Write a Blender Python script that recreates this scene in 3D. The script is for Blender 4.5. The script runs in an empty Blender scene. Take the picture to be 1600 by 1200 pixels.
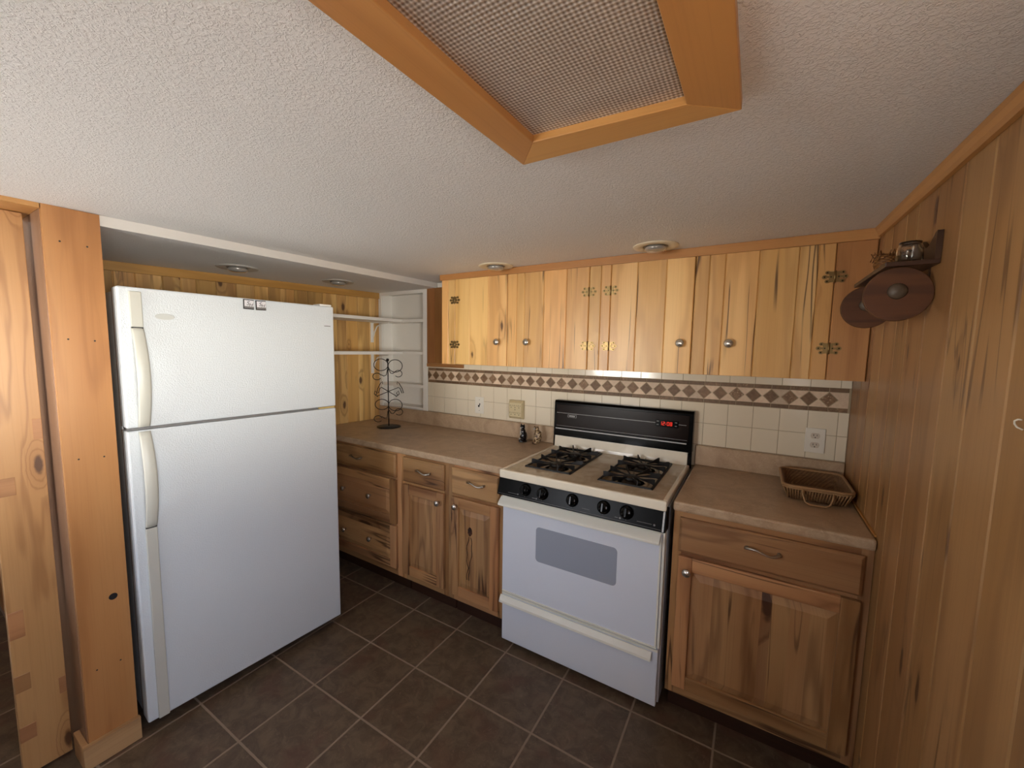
import bpy, bmesh, math, random
from mathutils import Vector, Matrix
random.seed(7)
R = math.radians
S = bpy.context.scene
C = S.collection

# ------------------------------------------------------------------ camera
cam_d = bpy.data.cameras.new('camera')
cam = bpy.data.objects.new('camera', cam_d); C.objects.link(cam)
yaw, pit, rol = 0.5453, -0.0953, 0.0163
fw = Vector((-math.sin(yaw)*math.cos(pit), math.cos(yaw)*math.cos(pit), math.sin(pit)))
rt = Vector((math.cos(yaw), math.sin(yaw), 0)); up = rt.cross(fw)
rt2 = rt*math.cos(rol) + up*math.sin(rol); up2 = -rt*math.sin(rol) + up*math.cos(rol)
M = Matrix((rt2, up2, -fw)).transposed().to_4x4(); M.translation = Vector((1.0232, -2.2628, 1.4918))
cam.matrix_world = M
cam_d.sensor_width = 36; cam_d.lens = 632.66/1600*36
cam_d.shift_x = 0.0014; cam_d.shift_y = 0.00356
cam_d.clip_start = 0.01
S.camera = cam

# ------------------------------------------------------------------ colour management and sky
S.view_settings.view_transform = 'Standard'; S.view_settings.look = 'None'
S.view_settings.gamma = 1; S.view_settings.use_curve_mapping = False
S.view_settings.exposure = 0.12
w = bpy.data.worlds.new('world'); S.world = w; w.use_nodes = True
nt = w.node_tree; nt.nodes.clear()
wo = nt.nodes.new('ShaderNodeOutputWorld'); bg = nt.nodes.new('ShaderNodeBackground')
tc = nt.nodes.new('ShaderNodeTexCoord'); sp = nt.nodes.new('ShaderNodeSeparateXYZ')
mr = nt.nodes.new('ShaderNodeMapRange'); mr.inputs['From Min'].default_value = -1; mr.inputs['From Max'].default_value = 1
cr = nt.nodes.new('ShaderNodeValToRGB')
SKY_LOW = (1.75, 1.68, 1.55); SKY_HIGH = (0.50, 0.535, 0.62)
els = cr.color_ramp.elements
els[0].position = 0.32; els[0].color = (.12, .11, .10, 1)
els[1].position = 1.0; els[1].color = (.33, .43, .66, 1)
e_ = els.new(0.455); e_.color = (*SKY_LOW, 1)
e_ = els.new(0.50); e_.color = (1.6, 1.55, 1.45, 1)
e_ = els.new(0.58); e_.color = (*SKY_HIGH, 1)
nt.links.new(tc.outputs['Generated'], sp.inputs[0]); nt.links.new(sp.outputs['Z'], mr.inputs['Value'])
nt.links.new(mr.outputs[0], cr.inputs[0]); nt.links.new(cr.outputs[0], bg.inputs['Color'])
bg.inputs['Strength'].default_value = 16.5
nt.links.new(bg.outputs[0], wo.inputs[0])
def portal(name, loc, rot, sx, sy):
    l = bpy.data.lights.new(name, 'AREA'); l.shape = 'RECTANGLE'; l.size = sx; l.size_y = sy
    l.cycles.is_portal = True
    o = bpy.data.objects.new(name, l); C.objects.link(o); o.location = loc; o.rotation_euler = rot
    return o
XR = 1.382
WIN = (-3.10, -1.80, 0.95, 1.66)      # window in the right wall, beside the camera
FILL_WIN = (-1.15, -0.25, 1.0, 1.66)        # unseen window added in the rear wall for fill light
YREAR = -3.8
portal('window_light', (XR+.27, (WIN[0]+WIN[1])/2, (WIN[2]+WIN[3])/2), (0, R(90), 0), WIN[3]-WIN[2], WIN[1]-WIN[0])
portal('rear_fill_portal', ((FILL_WIN[0]+FILL_WIN[1])/2, YREAR-.12, (FILL_WIN[2]+FILL_WIN[3])/2), (R(90), 0, 0), FILL_WIN[1]-FILL_WIN[0], FILL_WIN[3]-FILL_WIN[2])  # portal of the added rear fill window

sun_d = bpy.data.lights.new('sun', 'SUN'); sun_d.energy = 34.0; sun_d.angle = R(1.2); sun_d.color = (1.0, .98, .96)
sun = bpy.data.objects.new('sun', sun_d); C.objects.link(sun)
sun.rotation_euler = Vector((-1, -.16, -.33)).to_track_quat('-Z', 'Y').to_euler()

# ------------------------------------------------------------------ materials
def srgb(r, g, b):
    f = lambda c: (c/255/12.92) if c/255 <= .04045 else ((c/255+.055)/1.055)**2.4
    return (f(r), f(g), f(b), 1)
class NT:
    def __init__(s, name):
        s.m = bpy.data.materials.new(name); s.m.use_nodes = True; s.t = s.m.node_tree
        s.b = s.t.nodes['Principled BSDF']
    def n(s, typ, **kw):
        o = s.t.nodes.new('ShaderNode'+typ)
        for k, v in kw.items(): setattr(o, k, v)
        return o
    def l(s, a, b): s.t.links.new(a, b)
    def val(s, sock, v):
        if hasattr(v, 'is_output') or isinstance(v, bpy.types.NodeSocket): s.l(v, sock)
        else: sock.default_value = v
    def math(s, op, a, b=0.0, c=None, clamp=False):
        o = s.n('Math', operation=op, use_clamp=clamp); s.val(o.inputs[0], a); s.val(o.inputs[1], b)
        if c is not None: s.val(o.inputs[2], c)
        return o.outputs[0]
    def mix(s, f, a, b, blend='MIX'):
        o = s.n('Mix', data_type='RGBA', blend_type=blend); s.val(o.inputs[0], f); s.val(o.inputs[6], a); s.val(o.inputs[7], b)
        return o.outputs[2]
    def ss(s, v, lo, hi, a=0.0, b=1.0):
        o = s.n('MapRange', interpolation_type='SMOOTHSTEP'); s.val(o.inputs[0], v)
        for i, x in enumerate((lo, hi, a, b)): s.val(o.inputs[i+1], x)
        return o.outputs[0]
    def xyz(s, v):
        o = s.n('SeparateXYZ'); s.l(v, o.inputs[0]); return o.outputs
    def vec(s, x, y, z=0.0):
        o = s.n('CombineXYZ'); s.val(o.inputs[0], x); s.val(o.inputs[1], y); s.val(o.inputs[2], z); return o.outputs[0]
    def noise(s, v, scale, detail=3, rough=.5, dist=0.0, dims='3D'):
        o = s.n('TexNoise', noise_dimensions=dims)
        if v is not None: s.l(v, o.inputs['Vector'])
        o.inputs['Scale'].default_value = scale; o.inputs['Detail'].default_value = detail
        o.inputs['Roughness'].default_value = rough; o.inputs['Distortion'].default_value = dist
        return o.outputs[0]
    def obj(s): return s.n('TexCoord').outputs['Object']
    def bump(s, h, strength=.3, dist=.002):
        o = s.n('Bump'); o.inputs['Strength'].default_value = strength; o.inputs['Distance'].default_value = dist
        s.l(h, o.inputs['Height']); s.l(o.outputs[0], s.b.inputs['Normal'])
    def set(s, **kw):
        names = dict(col='Base Color', rough='Roughness', metal='Metallic', coat='Coat Weight', coatr='Coat Roughness',
                     spec='Specular IOR Level', trans='Transmission Weight', ior='IOR', em='Emission Color', ems='Emission Strength', alpha='Alpha')
        for k, v in kw.items(): s.val(s.b.inputs[names[k]], v)
        return s

def plain(name, col, rough=.5, **kw):
    t = NT(name); t.set(col=col, rough=rough, **kw); return t.m
def wood(name, light, mid, dark, knot=.3, streak=.3, rough=.38, tint=.22, knotcol=(.07, .025, .010, 1), contour=.35, lines=3.0, coat=.15, kscale=(5.0, 1.7), sw=.013):
    """timber from the 'grain' attribute: x across the board, y along it, z the board's random number"""
    t = NT(name)
    at = t.n('Attribute', attribute_name='grain'); a, l, bid = t.xyz(at.outputs['Vector'])
    # knots
    kv = t.vec(t.math('MULTIPLY', a, kscale[0]), t.math('MULTIPLY', l, kscale[1]))
    vo = t.n('TexVoronoi', voronoi_dimensions='2D'); t.l(kv, vo.inputs['Vector']); vo.inputs['Scale'].default_value = 1
    dist = vo.outputs['Distance']; rnd = t.xyz(vo.outputs['Color'])[0]
    rad = t.math('MINIMUM', t.math('MULTIPLY', t.math('MAXIMUM', t.math('SUBTRACT', rnd, 1-knot), 0.0), .42/max(knot, .05)*.5), .085)
    wob = t.math('MULTIPLY', t.noise(at.outputs['Vector'], 40, 2), .05)
    dd = t.math('ADD', dist, wob)
    edge = t.math('SUBTRACT', dd, rad)
    kn = t.math('MULTIPLY', t.ss(edge, -.01, .035, 1.0, 0.0), t.math('GREATER_THAN', rad, .004))
    halo = t.math('MULTIPLY', t.ss(edge, 0, .22, 1.0, 0.0), t.math('GREATER_THAN', rad, .004))
    # figure
    v1 = t.vec(a, t.math('MULTIPLY', l, .11), t.math('MULTIPLY', bid, 9.0))
    n1 = t.noise(v1, 7.5, 3, .45)
    n1k = t.math('ADD', n1, t.math('MULTIPLY', halo, .28))
    band = t.math('PINGPONG', t.math('MULTIPLY', n1k, lines*2), 1.0)
    band = t.ss(band, .55, 1.0)
    v2 = t.vec(a, t.math('MULTIPLY', l, .012), bid)
    n2 = t.noise(v2, 190, 3, .6)
    v3 = t.vec(a, t.math('MULTIPLY', l, .05), t.math('MULTIPLY', bid, 31.0))
    n3 = t.noise(v3, 13, 2, .5)
    base = t.mix(t.ss(n1, .3, .7), light, mid)
    base = t.mix(t.math('MULTIPLY', band, contour), base, dark)
    base = t.mix(t.math('MULTIPLY', t.ss(n2, .45, .8), .20), base, dark)
    st = t.math('ABSOLUTE', t.math('SUBTRACT', n3, .5))
    stm = t.math('MULTIPLY', t.ss(st, .003, sw, 1.0, 0.0), t.ss(t.noise(t.vec(a, l, bid), 3.1, 1), .45, .62))
    base = t.mix(t.math('MULTIPLY', stm, streak), base, knotcol)
    base = t.mix(t.math('MULTIPLY', halo, .35), base, dark)
    base = t.mix(t.math('MULTIPLY', kn, .88), base, knotcol)
    hs = t.n('HueSaturation'); t.l(base, hs.inputs['Color'])
    t.l(t.math('ADD', t.math('MULTIPLY', bid, tint), 1-tint*.6), hs.inputs['Value'])
    t.l(t.math('ADD', t.math('MULTIPLY', t.math('FRACT', t.math('MULTIPLY', bid, 7.3)), .010), .495), hs.inputs['Hue'])
    t.l(hs.outputs[0], t.b.inputs['Base Color'])
    t.set(rough=rough, coat=coat, coatr=.25)
    t.bump(t.math('SUBTRACT', n2, t.math('MULTIPLY', kn, .4)), .12, .001)
    return t.m

PINE_L, PINE_M, PINE_D = srgb(226, 184, 122), srgb(208, 158, 92), srgb(166, 108, 52)
m_cab = wood('varnished pine cabinet boards', srgb(236, 190, 124), srgb(220, 168, 100), srgb(178, 122, 64), knot=.18, streak=.85, contour=.34, sw=.020)
m_cab_red = wood('reddish pine stile', srgb(192, 138, 88), srgb(176, 118, 70), srgb(134, 80, 44), knot=.4, streak=.2)
m_wall_r = wood('pine plank wall boards', srgb(172, 130, 84), srgb(158, 115, 69), srgb(112, 70, 36), knot=.36, streak=.6, rough=.45, tint=.2, contour=.32, kscale=(8, 2.0))
m_wall_l = wood('knotty pine wall boards', srgb(232, 192, 124), srgb(204, 156, 90), srgb(140, 96, 52), knot=.6, streak=.4, rough=.5, tint=.34, contour=.45, kscale=(6, 2.6))
m_trim = wood('orange pine trim', srgb(196, 142, 84), srgb(182, 126, 70), srgb(146, 94, 50), knot=.06, streak=.05, contour=.18, tint=.12)
m_frame = wood('knotty orange pine frame', srgb(204, 150, 88), srgb(190, 134, 72), srgb(148, 96, 50), knot=.3, streak=.1, contour=.22, tint=.1, kscale=(6, 3))
m_trim_y = wood('yellow pine trim', srgb(206, 156, 88), srgb(190, 138, 70), srgb(140, 92, 42), knot=.2, streak=.05, contour=.2, tint=.12)
m_post = wood('orange stained pine board', srgb(194, 140, 88), srgb(178, 122, 72), srgb(148, 94, 52), knot=.07, streak=.05, rough=.34, contour=.34, lines=4, tint=.1)
m_plank = wood('pale knotty pine plank', srgb(196, 150, 98), srgb(180, 132, 80), srgb(140, 92, 50), knot=.45, streak=.05, rough=.4, contour=.5, lines=8, tint=.1, kscale=(7, 2.4))
m_plug = wood('inlaid joint block', srgb(180, 130, 84), srgb(166, 116, 72), srgb(124, 80, 46), knot=.02, streak=.05)
m_hick = wood('hickory cabinet wood', srgb(196, 152, 104), srgb(168, 120, 76), srgb(116, 74, 44), knot=.08, streak=.85, rough=.42, tint=.5, contour=.55, lines=4, kscale=(4, 1.2), sw=.020)
m_pale = wood('raw pine baseboard', srgb(196, 156, 108), srgb(182, 138, 90), srgb(146, 100, 60), knot=.02, streak=.1, rough=.6, coat=0)
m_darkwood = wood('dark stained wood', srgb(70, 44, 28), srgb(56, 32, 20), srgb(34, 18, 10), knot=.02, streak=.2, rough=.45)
m_disc = wood('walnut stained disc', srgb(110, 70, 38), srgb(92, 54, 26), srgb(58, 32, 14), knot=.02, streak=.1, contour=.5, lines=7, rough=.65, coat=0)
m_white = plain('white painted wood', srgb(240, 237, 230), .5)
m_whiteb = plain('white painted soffit edge', srgb(226, 222, 216), .55)

def ceiling_mat():
    t = NT('textured ceiling paint'); o = t.obj()
    n = t.noise(o, 150, 3, .55, .8); n2 = t.noise(o, 340, 2, .5)
    h = t.math('ADD', t.ss(n, .42, .66), t.math('MULTIPLY', n2, .3))
    t.set(col=srgb(234, 233, 231), rough=.6); t.bump(h, .6, .0022); return t.m
m_ceil = ceiling_mat()

def floor_mat():
    t = NT('brown ceramic floor tile'); x, y, z = t.xyz(t.obj())
    gx, gy, gs, gr = -1.1749, -0.6751, 0.3068, 0.0047
    dx, dy = t.math('SUBTRACT', x, gx), t.math('SUBTRACT', y, gy)
    c, s_ = math.cos(gr)/gs, math.sin(gr)/gs
    u = t.math('ADD', t.math('MULTIPLY', dx, c), t.math('MULTIPLY', dy, s_))
    v = t.math('SUBTRACT', t.math('MULTIPLY', dy, c), t.math('MULTIPLY', dx, s_))
    ed = lambda q: t.math('ABSOLUTE', t.math('SUBTRACT', t.math('FRACT', t.math('ADD', q, .5)), .5))
    d = t.math('MINIMUM', ed(u), ed(v))
    wob = t.math('MULTIPLY', t.math('SUBTRACT', t.noise(t.obj(), 55, 2), .5), .006)
    g = t.ss(t.math('ADD', d, wob), .011, .0155, 1.0, 0.0)
    wn = t.n('TexWhiteNoise', noise_dimensions='2D'); t.l(t.vec(t.math('FLOOR', u), t.math('FLOOR', v)), wn.inputs['Vector'])
    ty = t.vec(t.math('ADD', x, t.math('MULTIPLY', wn.outputs[0], 9)), y)
    n = t.noise(ty, 16, 5, .65, .8); n2 = t.noise(ty, 60, 4, .7, 1.2)
    col = t.mix(t.ss(n, .3, .72), srgb(80, 65, 50), srgb(108, 90, 70))
    col = t.mix(t.math('MULTIPLY', t.ss(n2, .55, .75), .5), col, srgb(140, 116, 98))
    col = t.mix(t.math('MULTIPLY', t.ss(t.noise(ty, 7, 2), .5, .75), .5), col, srgb(94, 58, 44))
    col = t.mix(g, col, srgb(142, 124, 106))
    t.l(col, t.b.inputs['Base Color'])
    t.set(rough=t.math('ADD', t.math('MULTIPLY', g, .35), t.math('ADD', .38, t.math('MULTIPLY', n2, .2))))
    t.bump(t.math('SUBTRACT', t.math('MULTIPLY', n, .15), g), .5, .003); return t.m
m_floor = floor_mat()

def laminate_mat():
    t = NT('mottled beige laminate'); o = t.obj()
    n = t.noise(o, 9, 5, .6, 1.0); n2 = t.noise(o, 42, 4, .65, 1.6); n3 = t.noise(o, 17, 3, .5, 3.0)
    col = t.mix(t.ss(n, .3, .7), srgb(168, 142, 114), srgb(190, 164, 134))
    col = t.mix(t.math('MULTIPLY', t.ss(n2, .5, .72), .4), col, srgb(204, 178, 146))
    col = t.mix(t.math('MULTIPLY', t.ss(t.math('ABSOLUTE', t.math('SUBTRACT', n3, .5)), 0, .02, 1.0, 0.0), .35), col, srgb(212, 188, 158))
    t.l(col, t.b.inputs['Base Color']); t.set(rough=.38); return t.m
m_lam = laminate_mat()

def tile_white():
    t = NT('glazed cream wall tile')
    t.set(col=srgb(228, 216, 192), rough=.16, coat=.4, coatr=.08)
    t.bump(t.noise(t.obj(), 14, 2), .06, .004); return t.m
m_tile = tile_white()
m_grout = plain('light grout', srgb(172, 154, 126), .85)
def stone(name, a, b, pit=.4):
    t = NT(name); o = t.obj(); at = t.n('Attribute', attribute_name='grain'); bid = t.xyz(at.outputs['Vector'])[2]
    n = t.noise(o, 60, 4, .65, .6)
    col = t.mix(t.ss(n, .3, .7), a, b)
    sp_ = t.math('MULTIPLY', t.ss(t.noise(o, 150, 3, .6), .58, .68), t.ss(bid, .6, .75))
    col = t.mix(t.math('MULTIPLY', sp_, pit), col, srgb(206, 182, 150))
    hs = t.n('HueSaturation'); t.l(col, hs.inputs['Color']); t.l(t.math('ADD', t.math('MULTIPLY', bid, .4), .8), hs.inputs['Value'])
    t.l(hs.outputs[0], t.b.inputs['Base Color']); t.set(rough=.55); return t.m
m_dia = stone('brown tumbled stone', srgb(112, 84, 60), srgb(138, 108, 80), .8)
m_strip = stone('brown stone strip', srgb(104, 80, 58), srgb(126, 98, 72), .5)
m_pink = stone('pale travertine', srgb(204, 178, 152), srgb(216, 194, 168), .2)

def fridge_mat():
    t = NT('pebbled white enamel'); n = t.noise(t.obj(), 210, 2, .5, .6)
    t.set(col=srgb(214, 220, 223), rough=.28); t.bump(t.ss(n, .35, .65), .38, .0014); return t.m
m_fridge = fridge_mat()
m_handle = plain('almond plastic', srgb(198, 197, 186), .38)
m_gasket = plain('brown grey gasket', srgb(120, 104, 94), .6)
m_dark = plain('dark plastic', srgb(28, 26, 25), .5)
m_black = plain('gloss black enamel', srgb(6, 6, 6), .16, spec=.18)
m_blackp = plain('black control panel', srgb(7, 7, 7), .28, spec=.12)
m_iron = plain('black cast iron', srgb(17, 17, 18), .45)
m_burner = plain('burner steel', srgb(70, 64, 58), .35, metal=.8)
m_cook = plain('almond porcelain enamel', srgb(238, 229, 208), .22)
def cooktop_mat():
    t = NT('mottled almond porcelain enamel'); n = t.noise(t.obj(), 9, 4, .6, .5)
    t.l(t.mix(t.ss(n, .35, .7), srgb(206, 192, 168), srgb(180, 164, 138)), t.b.inputs['Base Color'])
    t.set(rough=.2); return t.m
m_cooktop = cooktop_mat()  # mottled enamel, darker than the rim and riser
m_stovew = plain('white oven enamel', srgb(226, 233, 243), .25)
m_stovetrim = plain('white oven trim', srgb(236, 235, 222), .35)
m_ovenglass = plain('grey oven window', srgb(160, 168, 181), .14)
m_chrome = plain('brushed chrome', srgb(190, 188, 184), .25, metal=1)
m_nickel = plain('satin nickel', srgb(176, 170, 160), .3, metal=1)
m_brass = plain('antique brass', srgb(150, 126, 84), .38, metal=.9)
m_knob = plain('polished nickel', srgb(214, 208, 198), .24, metal=.9)
m_brassd = plain('dark brass', srgb(60, 48, 30), .5, metal=.6)
m_wire = plain('dark bronze wire', srgb(26, 20, 18), .45, metal=.4)
m_ivory = plain('ivory plastic', srgb(206, 190, 150), .4)
m_plate = plain('white plastic plate', srgb(228, 222, 208), .35)
m_slot = plain('slot shadow black', srgb(14, 12, 10), .7)
m_grey = plain('grey print', srgb(120, 118, 116), .5)
m_silver = plain('silver print', srgb(170, 168, 165), .35, metal=.5)
m_red = plain('red led segments', srgb(255, 60, 30), .5, em=srgb(255, 52, 24), ems=.5)
m_yel = plain('yellowed hinge plastic', srgb(206, 178, 112), .5)
m_can = plain('cream metal light trim', srgb(226, 214, 186), .4)
m_bulb = plain('frosted reflector bulb', srgb(168, 164, 158), .18, coat=.8, metal=.3)
m_glass = plain('clear glass', (.95, .97, .96, 1), .03, trans=1.0, ior=1.45)
m_cat = plain('black glazed ceramic', srgb(14, 12, 14), .2)
m_catw = plain('white glazed ceramic', srgb(170, 162, 150), .3)
def owl_mat():
    t = NT('mottled brown ceramic'); n = t.noise(t.obj(), 120, 3, .6, .5)
    t.l(t.mix(t.ss(n, .42, .6), srgb(70, 44, 24), srgb(196, 170, 130)), t.b.inputs['Base Color']); t.set(rough=.3); return t.m
m_owl = owl_mat()
def wicker_mat(name, a, b):
    t = NT(name); x, y, z = t.xyz(t.obj())
    h = t.math('SINE', t.math('MULTIPLY', z, 700)); s_ = t.math('SINE', t.math('MULTIPLY', t.math('ADD', x, y), 420))
    wv = t.math('MULTIPLY', t.math('ADD', t.math('MULTIPLY', h, s_), 1), .5)
    t.l(t.mix(t.math('MULTIPLY', wv, t.noise(t.obj(), 40, 2)), a, b), t.b.inputs['Base Color']); t.set(rough=.65)
    t.bump(wv, .8, .003); return t.m
m_wick = wicker_mat('brown wicker', srgb(96, 66, 40), srgb(176, 136, 90))
m_wickd = wicker_mat('dried brown grass', srgb(92, 54, 22), srgb(176, 122, 56))
def prism_mat():
    t = NT('prismatic acrylic diffuser'); x, y, z = t.xyz(t.obj())
    k = 2*math.pi/.0098
    c, s_ = math.cos(R(45)), math.sin(R(45))
    a = t.math('SINE', t.math('MULTIPLY', t.math('ADD', t.math('MULTIPLY', x, c), t.math('MULTIPLY', y, s_)), k))
    b = t.math('SINE', t.math('MULTIPLY', t.math('SUBTRACT', t.math('MULTIPLY', x, c), t.math('MULTIPLY', y, s_)), k))
    h = t.math('MULTIPLY', t.math('ADD', t.math('MULTIPLY', a, b), 1), .5)
    t.l(t.mix(h, srgb(136, 122, 112), srgb(228, 222, 214)), t.b.inputs['Base Color'])
    t.set(rough=.2, metal=.3, coat=1.0, coatr=.1)
    t.bump(h, .9, .003); return t.m
m_prism = prism_mat()

# ------------------------------------------------------------------ mesh helpers
class MB:
    """collects primitives; every face carries a material slot, a grain axis and a board number"""
    def __init__(s): s.v = []; s.f = []; s.sm = []
    def add(s, vs, fs, m=0, ax=2, bid=None, smooth=False):
        b = len(s.v); s.v += [tuple(v) for v in vs]
        if bid is None: bid = random.random()
        for f in fs: s.f.append(([b+i for i in f], m, ax, bid, smooth))
        return s
    def box(s, x0, x1, y0, y1, z0, z1, m=0, ax=2, bid=None, sh=None):
        vs = [(x, y, z) for z in (z0, z1) for y in (y0, y1) for x in (x0, x1)]
        if sh: vs = [sh(*v) for v in vs]
        return s.add(vs, [(0, 2, 3, 1), (4, 5, 7, 6), (0, 1, 5, 4), (2, 6, 7, 3), (0, 4, 6, 2), (1, 3, 7, 5)], m, ax, bid)
    def prism(s, pts, axis, a0, a1, m=0, ax=2, bid=None, sh=None, smooth=False):
        """polygon pts (two coords) extruded along axis 0/1/2"""
        def mk(p, a):
            q = {0: (a, p[0], p[1]), 1: (p[0], a, p[1]), 2: (p[0], p[1], a)}[axis]
            return sh(*q) if sh else q
        n = len(pts); vs = [mk(p, a0) for p in pts] + [mk(p, a1) for p in pts]
        area = sum(pts[i][0]*pts[(i+1) % n][1]-pts[(i+1) % n][0]*pts[i][1] for i in range(n))
        fl = (area > 0) ^ (a1 < a0) ^ (axis == 1)
        fs = [tuple(reversed(range(n))), tuple(range(n, 2*n))]
        side = [(i, (i+1) % n, n+(i+1) % n, n+i) for i in range(n)]
        if not fl: fs = [tuple(reversed(f)) for f in fs]; side = [tuple(reversed(f)) for f in side]
        if bid is None: bid = random.random()
        s.add(vs, fs, m, ax, bid, False)
        b = len(s.v)-2*n
        for f in side: s.f.append(([b+i for i in f], m, ax, bid, smooth))
        return s
    def lathe(s, prof, c, axis=(0, 0, 1), n=28, m=0, ax=2, bid=None):
        """prof list of (r, h) along axis from c"""
        A = Vector(axis).normalized(); U = A.orthogonal().normalized(); V = A.cross(U)
        c = Vector(c); vs = []; fs = []
        for r, h in prof:
            for i in range(n):
                t = 2*math.pi*i/n; vs.append(c+A*h+(U*math.cos(t)+V*math.sin(t))*max(r, 1e-5))
        for j in range(len(prof)-1):
            for i in range(n):
                k = (i+1) % n; fs.append((j*n+i, j*n+k, (j+1)*n+k, (j+1)*n+i))
        s.add(vs, fs, m, ax, bid, True)
        if prof[0][0] > 1e-4: s.f.append(([len(s.v)-len(vs)+i for i in reversed(range(n))], m, ax, 0, False))
        if prof[-1][0] > 1e-4: s.f.append(([len(s.v)-n+i for i in range(n)], m, ax, 0, False))
        return s
    def tube(s, pts, r, n=8, m=0, closed=False, ax=2, flat=1.0):
        pts = [Vector(p) for p in pts]; N = len(pts); vs = []; fs = []
        T = []
        for i in range(N):
            a = pts[(i-1) % N] if (closed or i > 0) else pts[i]; b = pts[(i+1) % N] if (closed or i < N-1) else pts[i]
            T.append((b-a).normalized())
        U = T[0].orthogonal().normalized()
        for i in range(N):
            U = (U - T[i]*U.dot(T[i])); U = U.normalized() if U.length > 1e-6 else T[i].orthogonal().normalized()
            V = T[i].cross(U); rr = r[i] if isinstance(r, (list, tuple)) else r
            for k in range(n):
                t = 2*math.pi*k/n; vs.append(pts[i]+U*math.cos(t)*rr+V*math.sin(t)*rr*flat)
        for i in range(N if closed else N-1):
            j = (i+1) % N
            for k in range(n):
                l = (k+1) % n; fs.append((i*n+k, i*n+l, j*n+l, j*n+k))
        s.add(vs, fs, m, ax, None, True)
        if not closed:
            b = len(s.v)-len(vs); s.f.append(([b+i for i in reversed(range(n))], m, ax, 0, False)); s.f.append(([b+(N-1)*n+i for i in range(n)], m, ax, 0, False))
        return s
    def ell(s, c, r, m=0, n=16, k=10, tilt=None):
        vs = []; fs = []; c = Vector(c)
        for j in range(k+1):
            ph = math.pi*j/k
            for i in range(n):
                t = 2*math.pi*i/n
                p = Vector((r[0]*math.sin(ph)*math.cos(t), r[1]*math.sin(ph)*math.sin(t), -r[2]*math.cos(ph)))
                if tilt: p = tilt @ p
                vs.append(c+p)
        for j in range(k):
            for i in range(n):
                l = (i+1) % n; fs.append((j*n+i, j*n+l, (j+1)*n+l, (j+1)*n+i))
        return s.add(vs, fs, m, 2, None, True)
    def build(s, name, mats, parent=None, bevel=0, org=None, mods=None, weld=False):
        me = bpy.data.meshes.new(name)
        o = bpy.data.objects.new(name, me); C.objects.link(o)
        off = Vector((0, 0, 0))
        if org is not None: off = Vector(org); o.location = off
        elif parent is not None and not parent.get('_local'):
            off = Vector(parent['_org']) if '_org' in parent else Vector((0, 0, 0))
        me.from_pydata([tuple(Vector(v)-off) for v in s.v], [], [f[0] for f in s.f])
        if not isinstance(mats, (list, tuple)): mats = [mats]
        for m in mats: me.materials.append(m)
        at = me.attributes.new('grain', 'FLOAT_VECTOR', 'CORNER')
        li = 0; data = [0.0]*(3*len(me.loops))
        for p, f in zip(me.polygons, s.f):
            p.material_index = f[1]; p.use_smooth = f[4]
            ax, bid = f[2], f[3]
            for vi in f[0]:
                x, y, z = s.v[vi]
                if ax == 2: a, l = x+y, z
                elif ax == 0: a, l = z+y, x
                else: a, l = x+z, y
                data[li*3] = a+bid*13.7; data[li*3+1] = l+bid*41.3; data[li*3+2] = bid; li += 1
        at.data.foreach_set('vector', data)
        me.validate(clean_customdata=False); me.update()
        if parent is not None:
            o.parent = parent
            o['_org'] = list(off); 
            if parent.get('_local'): o['_local'] = 1
        if bevel:
            b = o.modifiers.new('bevel', 'BEVEL'); b.width = bevel; b.segments = 2; b.limit_method = 'ANGLE'; b.angle_limit = R(35)
        return o
def thing(name, label, cat, loc=(0, 0, 0), rz=0, group=None, local=False):
    o = bpy.data.objects.new(name, None); C.objects.link(o); o.location = loc; o.rotation_euler = (0, 0, rz)
    o.empty_display_size = .05
    o['label'] = label; o['category'] = cat; o['_org'] = list(loc)
    if local: o['_local'] = 1
    if group: o['group'] = group
    return o
def tag(o, label, cat, group=None):
    o['label'] = label; o['category'] = cat
    if group: o['group'] = group
    return o
def struct(name, mb, mats, bevel=0, label=None, cat='structure'):
    o = mb.build(name, mats, bevel=bevel); o['kind'] = 'structure'
    if label: o['label'] = label; o['category'] = cat
    return o
def text_mb(txt, size, xf, m=0, mb=None, depth=.0006, shear=0, align='CENTER'):
    """letters as mesh; xf maps (u, v, w) to a point"""
    cu = bpy.data.curves.new('t', 'FONT'); cu.body = txt; cu.size = size; cu.extrude = depth/2; cu.shear = shear
    cu.align_x = align; cu.align_y = 'CENTER'
    o = bpy.data.objects.new('t', cu); C.objects.link(o)
    me = bpy.data.meshes.new_from_object(o.evaluated_get(bpy.context.evaluated_depsgraph_get()))
    mb = mb or MB()
    mb.add([xf(*v.co) for v in me.vertices], [tuple(p.vertices) for p in me.polygons], m)
    bpy.data.objects.remove(o); bpy.data.curves.remove(cu); bpy.data.meshes.remove(me)
    return mb

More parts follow.
